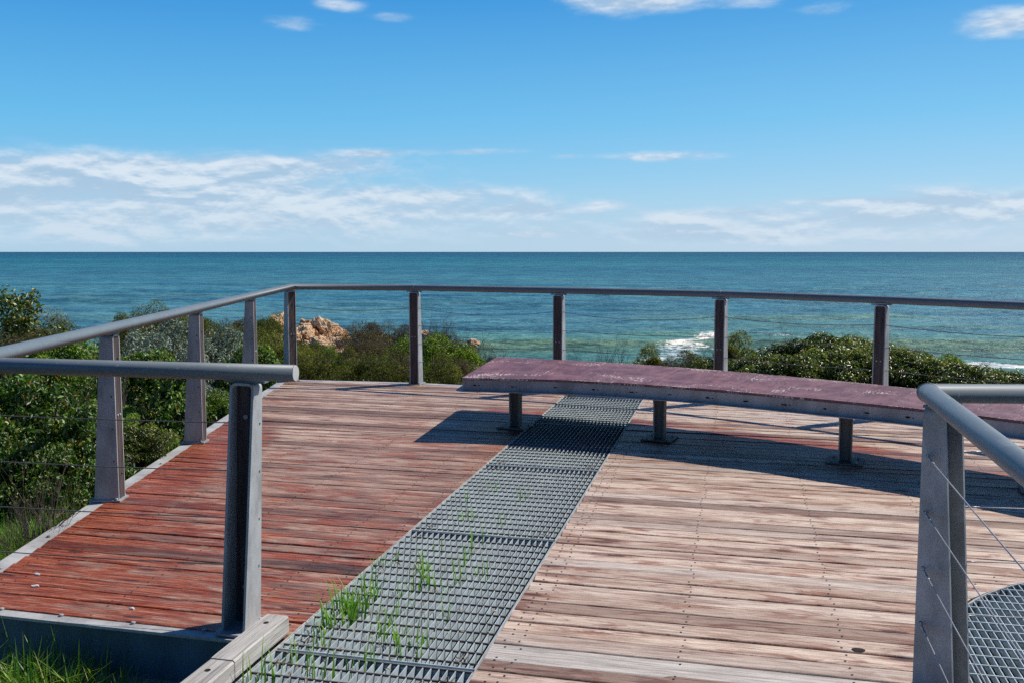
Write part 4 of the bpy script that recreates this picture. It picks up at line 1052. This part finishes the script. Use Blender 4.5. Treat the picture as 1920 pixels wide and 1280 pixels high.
# blades pushing up through the grating
gt=[grass_mesh(k,.05,.19,.0095,M['weed'],.4,.08) for k in (9,15,5,4)]
def gat(px,py):
    a=(px-960)/F; b=-(py-640)/F; ry=math.cos(PITCH)+b*math.sin(PITCH); rz=-math.sin(PITCH)+b*math.cos(PITCH); t=-H/(rz-SL*ry); return a*t,ry*t
it=[]
for px,py,k,s in ((650,1140,1,1.),(665,1150,1,1.1),(640,1130,1,.9),(680,1135,1,.9),(630,1160,0,.9),(620,1175,0,1.),(655,1165,0,.9),(690,1120,0,.9),(700,1105,0,.8),(695,1095,2,1.),(745,1050,0,.6),(715,1055,2,.7),(800,1060,0,.8),(805,1085,0,.8),(790,1070,0,.7),(780,1100,0,.8),(810,1095,2,.9),(750,1110,2,.7),(720,1175,0,.8),(710,1190,0,.8),(745,1190,0,.8),(790,1200,0,.9),(860,1060,3,.9),(895,1020,3,.9),(860,1085,3,1.),(905,1075,2,.8),(880,970,0,.75),(870,935,3,1.),(925,915,3,.7),(982,935,3,.8),(865,970,2,.6),(940,975,2,.6),(505,1265,2,1.1),(560,1240,3,1.),(590,1262,2,.9),(640,1260,3,.9),(690,1240,2,.9),(745,1225,2,.8),(785,1225,2,.8),(830,1150,3,.9),(835,1110,2,.7),(770,1130,2,.7),(735,1150,3,.8),(880,1040,2,.7),(600,1205,2,.9),(470,1275,2,.9),(820,1030,3,.7),(905,1000,3,.7)):
    x,y=gat(px,py); it.append((gt[k],x,y,SL*y-.045,s))
grass_stuff('grass',it,'thin grass blades growing up through the floor grating',[M['weed']])

P=[]
for i in range(420):
    px,py=random.choice([(650,1150,60),(740,1190,110),(800,1080,80),(620,1200,80),(880,1000,90),(560,1250,80),(900,1100,100)])[:2]; v=random.uniform(1.8,6.3) if random.random()<.35 else random.gauss(3.9,.5); u=random.uniform(GL+.03,GR-.03) if random.random()<.5 else GL+.05+abs(random.gauss(0,.15))
    if not GL+.01<u<GR-.01: continue
    w_=W(u,v,random.choice((.003,.004,-.02,-.03))); P.append(w_)
P=np.array(P); n=len(P); me=leaves_mesh('dead_leaves',M['litter'],P,unit(n)*.35+np.array([0,0,1]),unit(n),.022*rng.uniform(.4,1.4,n),.008*rng.uniform(.5,1.5,n),np.clip(rng.normal(.5,.25,n),0,1))
o=bpy.data.objects.new('dead_leaves',me); COL.objects.link(o); tag(o,'dry straw bits and dead leaves caught in the floor grating','leaf litter',kind='stuff')
# ------------------------------------------------------------------ rocks
def rock(px, py, Y, w, h, label, seed, dep=None):
    p=far(px,py,Y); import bmesh
    bm=bmesh.new(); bmesh.ops.create_icosphere(bm,subdivisions=6,radius=1.); W_=w*Y/F/2; H_=h*Y/F; dp=dep or W_
    for v in bm.verts:
        c=v.co.copy(); q=c*1.35+Vector((seed,seed*2,0)); r=1.
        n1=mn.noise(q*1.2); cell=mn.voronoi(q*2.1)[0]; e=cell[1]-cell[0]; cell2=mn.voronoi(q*5.2)[0]; e2=cell2[1]-cell2[0]
        r+=.38*n1+.24*min(e,.5)-.10+.09*min(e2,.5)+.05*mn.noise(q*7)+.02*mn.noise(q*20)
        lay=math.sin((c.z*.9+c.x*.45)*15+n1*4)*.04
        r+=lay; v.co=Vector((c.x*W_*r,c.y*dp*r,c.z*H_*r*1.0))
    me=bpy.data.meshes.new('rock'); bm.to_mesh(me); bm.free(); me.materials.append(M['rock'])
    o=bpy.data.objects.new('rock',me); COL.objects.link(o); top_=max(v.co.z for v in me.vertices); o.location=(p[0],p[1],p[2]-top_); tag(o,label,'rock'); return o
rock(594,590,31,112,60,'ochre and cream rock outcrop rising past the corner post',3.1,.9)
rock(622,615,29,95,42,'long pale rock ledge stepping down towards the brown shrubs',7.7,.8)
rock(568,607,30,60,45,'broken ochre rock shoulder below the main outcrop',11.2,.8)
rock(628,630,25,84,34,'low cracked rock shelf among the shrubs',15.3,.7)
rock(527,583,32,44,34,'small ochre rock tip showing before the corner post',5.4,.7)
rock(886,634,24,24,8,'single pale boulder at the shrub line by the surf',9.9,.3)
rock(797,619,26,20,6,'tiny ochre stone between the second far post and the bare branches',2.2,.3)

# ------------------------------------------------------------------ sky, sun, camera
w=bpy.data.worlds.new('World'); sc.world=w; w.use_nodes=True; nt=w.node_tree
class WN(NT):
    def __init__(s): s.t=nt; s.b=nt.nodes['Background']
wn=WN()
SUN=Vector((.78,.35,1.)).normalized(); EL=math.asin(SUN.z); AZ=math.atan2(SUN.x,SUN.y)
sky=wn.n('ShaderNodeTexSky',sky_type='NISHITA'); sky.sun_disc=False; sky.sun_elevation=EL; sky.sun_rotation=AZ; sky.altitude=50; sky.air_density=1.0; sky.dust_density=.6; sky.ozone_density=2.5
tc=wn.n('ShaderNodeTexCoord').outputs['Generated']; sp_=wn.n('ShaderNodeSeparateXYZ',{0:tc})
el=wn.math('ARCSINE',sp_.outputs[2]); az=wn.math('ARCTAN2',sp_.outputs[0],sp_.outputs[1])
cv=wn.n('ShaderNodeCombineXYZ',{0:az,1:el}).outputs[0]
def blob(a,e,ra,re,s):
    x=wn.math('DIVIDE',wn.math('SUBTRACT',az,a),ra); y=wn.math('DIVIDE',wn.math('SUBTRACT',el,e),re)
    d=wn.math('ADD',wn.math('MULTIPLY',x,x),wn.math('MULTIPLY',y,y)); return wn.math('MULTIPLY',wn.math('EXPONENT',wn.math('MULTIPLY',d,-1.)),s)
tot=None
def skypt(px,py): a=(px-960)/F; b=-(py-640)/F; ry=math.cos(PITCH)+b*math.sin(PITCH); rz=-math.sin(PITCH)+b*math.cos(PITCH); return math.atan2(a,ry), math.atan2(rz,math.hypot(a,ry))
for px,py,rx,ry_,s in ((60,350,260,48,.60),(300,330,230,34,.62),(560,310,220,24,.60),(480,370,320,40,.48),(800,365,240,18,.50),(960,395,150,14,.50),(640,405,330,26,.42),(90,405,160,22,.50),(430,410,70,18,.5),(1260,405,60,16,.46),(1390,398,60,10,.46),(1300,440,170,18,.46),(1700,400,300,22,.56),(1880,375,160,20,.56),(1560,378,110,7,.5),(1650,425,300,24,.44),(1140,384,50,9,.56),(990,440,90,7,.42),(200,445,500,22,.34),(1000,425,400,24,.30),(1500,450,500,16,.34),
    (1180,3,130,24,.74),(1410,3,50,12,.5),(640,10,45,11,.5),(548,46,50,13,.46),(1900,38,65,24,.72),(870,285,120,7,.56),(700,289,50,6,.5),(1225,294,105,10,.62),(1065,294,36,5,.46),(-500,350,500,60,.6),(2700,330,500,60,.5),(1540,18,50,12,.34),(735,33,40,8,.34),(1080,-120,500,60,.4)):
    a,e=skypt(px,py); b_=blob(a,e,rx/F,ry_/F,s); tot=b_ if tot is None else wn.math('ADD',tot,b_)
def wmap(vec,scale,loc=(0,0,0)): return wn.map(vec,scale,loc)
tot=wn.math('MINIMUM',tot,.85)
def density(loc):
    v=wmap(cv,(1,1,1),loc)
    a_=wn.noise(wmap(v,(6,23,1)),1,8,.6,.3); b_=wn.noise(wmap(v,(20,62,1),(3,1,0)),1,7,.64,.2)
    return wn.math('ADD',wn.math('MULTIPLY',tot,1.15),wn.math('ADD',wn.math('MULTIPLY',wn.math('SUBTRACT',a_,.5),1.9),wn.math('MULTIPLY',wn.math('SUBTRACT',b_,.5),.75)))
dens=density((0,0,0)); densu=density((.0015,.0065,0))
gate=wn.ss(tot,.04,.22)
cl=wn.math('MULTIPLY',wn.ss(dens,.08,.86),gate)
thick=wn.ss(dens,.45,1.0)
lit=wn.ss(wn.math('SUBTRACT',dens,densu),-.16,.20)
# sky colour: the physical sky pulled towards the deep clear blue of a sea horizon
sk=wn.n('ShaderNodeVectorMath',operation='SCALE'); wn.put(sk.inputs[0],sky.outputs[0]); sk.inputs['Scale'].default_value=.115
grad=wn.ramp(wn.math('DIVIDE',el,1.25),[(.0,srgb(176,210,234)),(.04,srgb(150,206,240)),(.105,srgb(104,190,240)),(.22,srgb(12,142,222)),(.36,srgb(6,92,176)),(.8,srgb(8,56,120))])
side=wn.ss(az,-.55,.55); grad=wn.mix(1.,grad,wn.mix(side,(.82,.97,1.0),(1.22,1.06,1.02)),'MULTIPLY')
skc=wn.mix(.85,sk.outputs[0],grad)
skc=wn.mix(wn.ss(sp_.outputs[1],-.15,-.7),skc,wn.mix(1.,skc,(.5,.5,.54),'MULTIPLY'))  # unseen sky behind the camera dimmed to weaken fill on shaded faces
ccol=wn.mix(lit,srgb(174,198,222),srgb(232,238,245)); ccol=wn.mix(thick,wn.mix(.45,ccol,srgb(180,210,236)),ccol)
skc=wn.mix(wn.math('MULTIPLY',cl,.80),skc,ccol)
haze=wn.math('MULTIPLY',wn.math('SUBTRACT',1.,wn.ss(el,.0,.085)),.5); skc=wn.mix(haze,skc,srgb(188,214,234))
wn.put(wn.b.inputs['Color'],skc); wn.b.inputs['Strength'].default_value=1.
sl=bpy.data.lights.new('sun','SUN'); sl.energy=5.0; sl.angle=math.radians(.55); sl.color=(1.,.94,.85)
so=bpy.data.objects.new('sun',sl); COL.objects.link(so); so.rotation_euler=SUN.to_track_quat('Z','Y').to_euler(); so.location=(20,10,30)
cd=bpy.data.cameras.new('camera'); cd.sensor_width=36; cd.lens=F/1920*36; cd.clip_end=60000; cd.clip_start=.05
co=bpy.data.objects.new('camera',cd); COL.objects.link(co); co.location=(0,0,H); co.rotation_euler=(math.pi/2-PITCH,0,0); sc.camera=co
sc.view_settings.view_transform='Standard'; sc.view_settings.look='None'; sc.view_settings.exposure=0; sc.view_settings.gamma=1
sc.render.engine='CYCLES'; sc.cycles.use_denoising=False; sc.cycles.max_bounces=6; sc.cycles.transparent_max_bounces=4; sc.cycles.sample_clamp_indirect=4
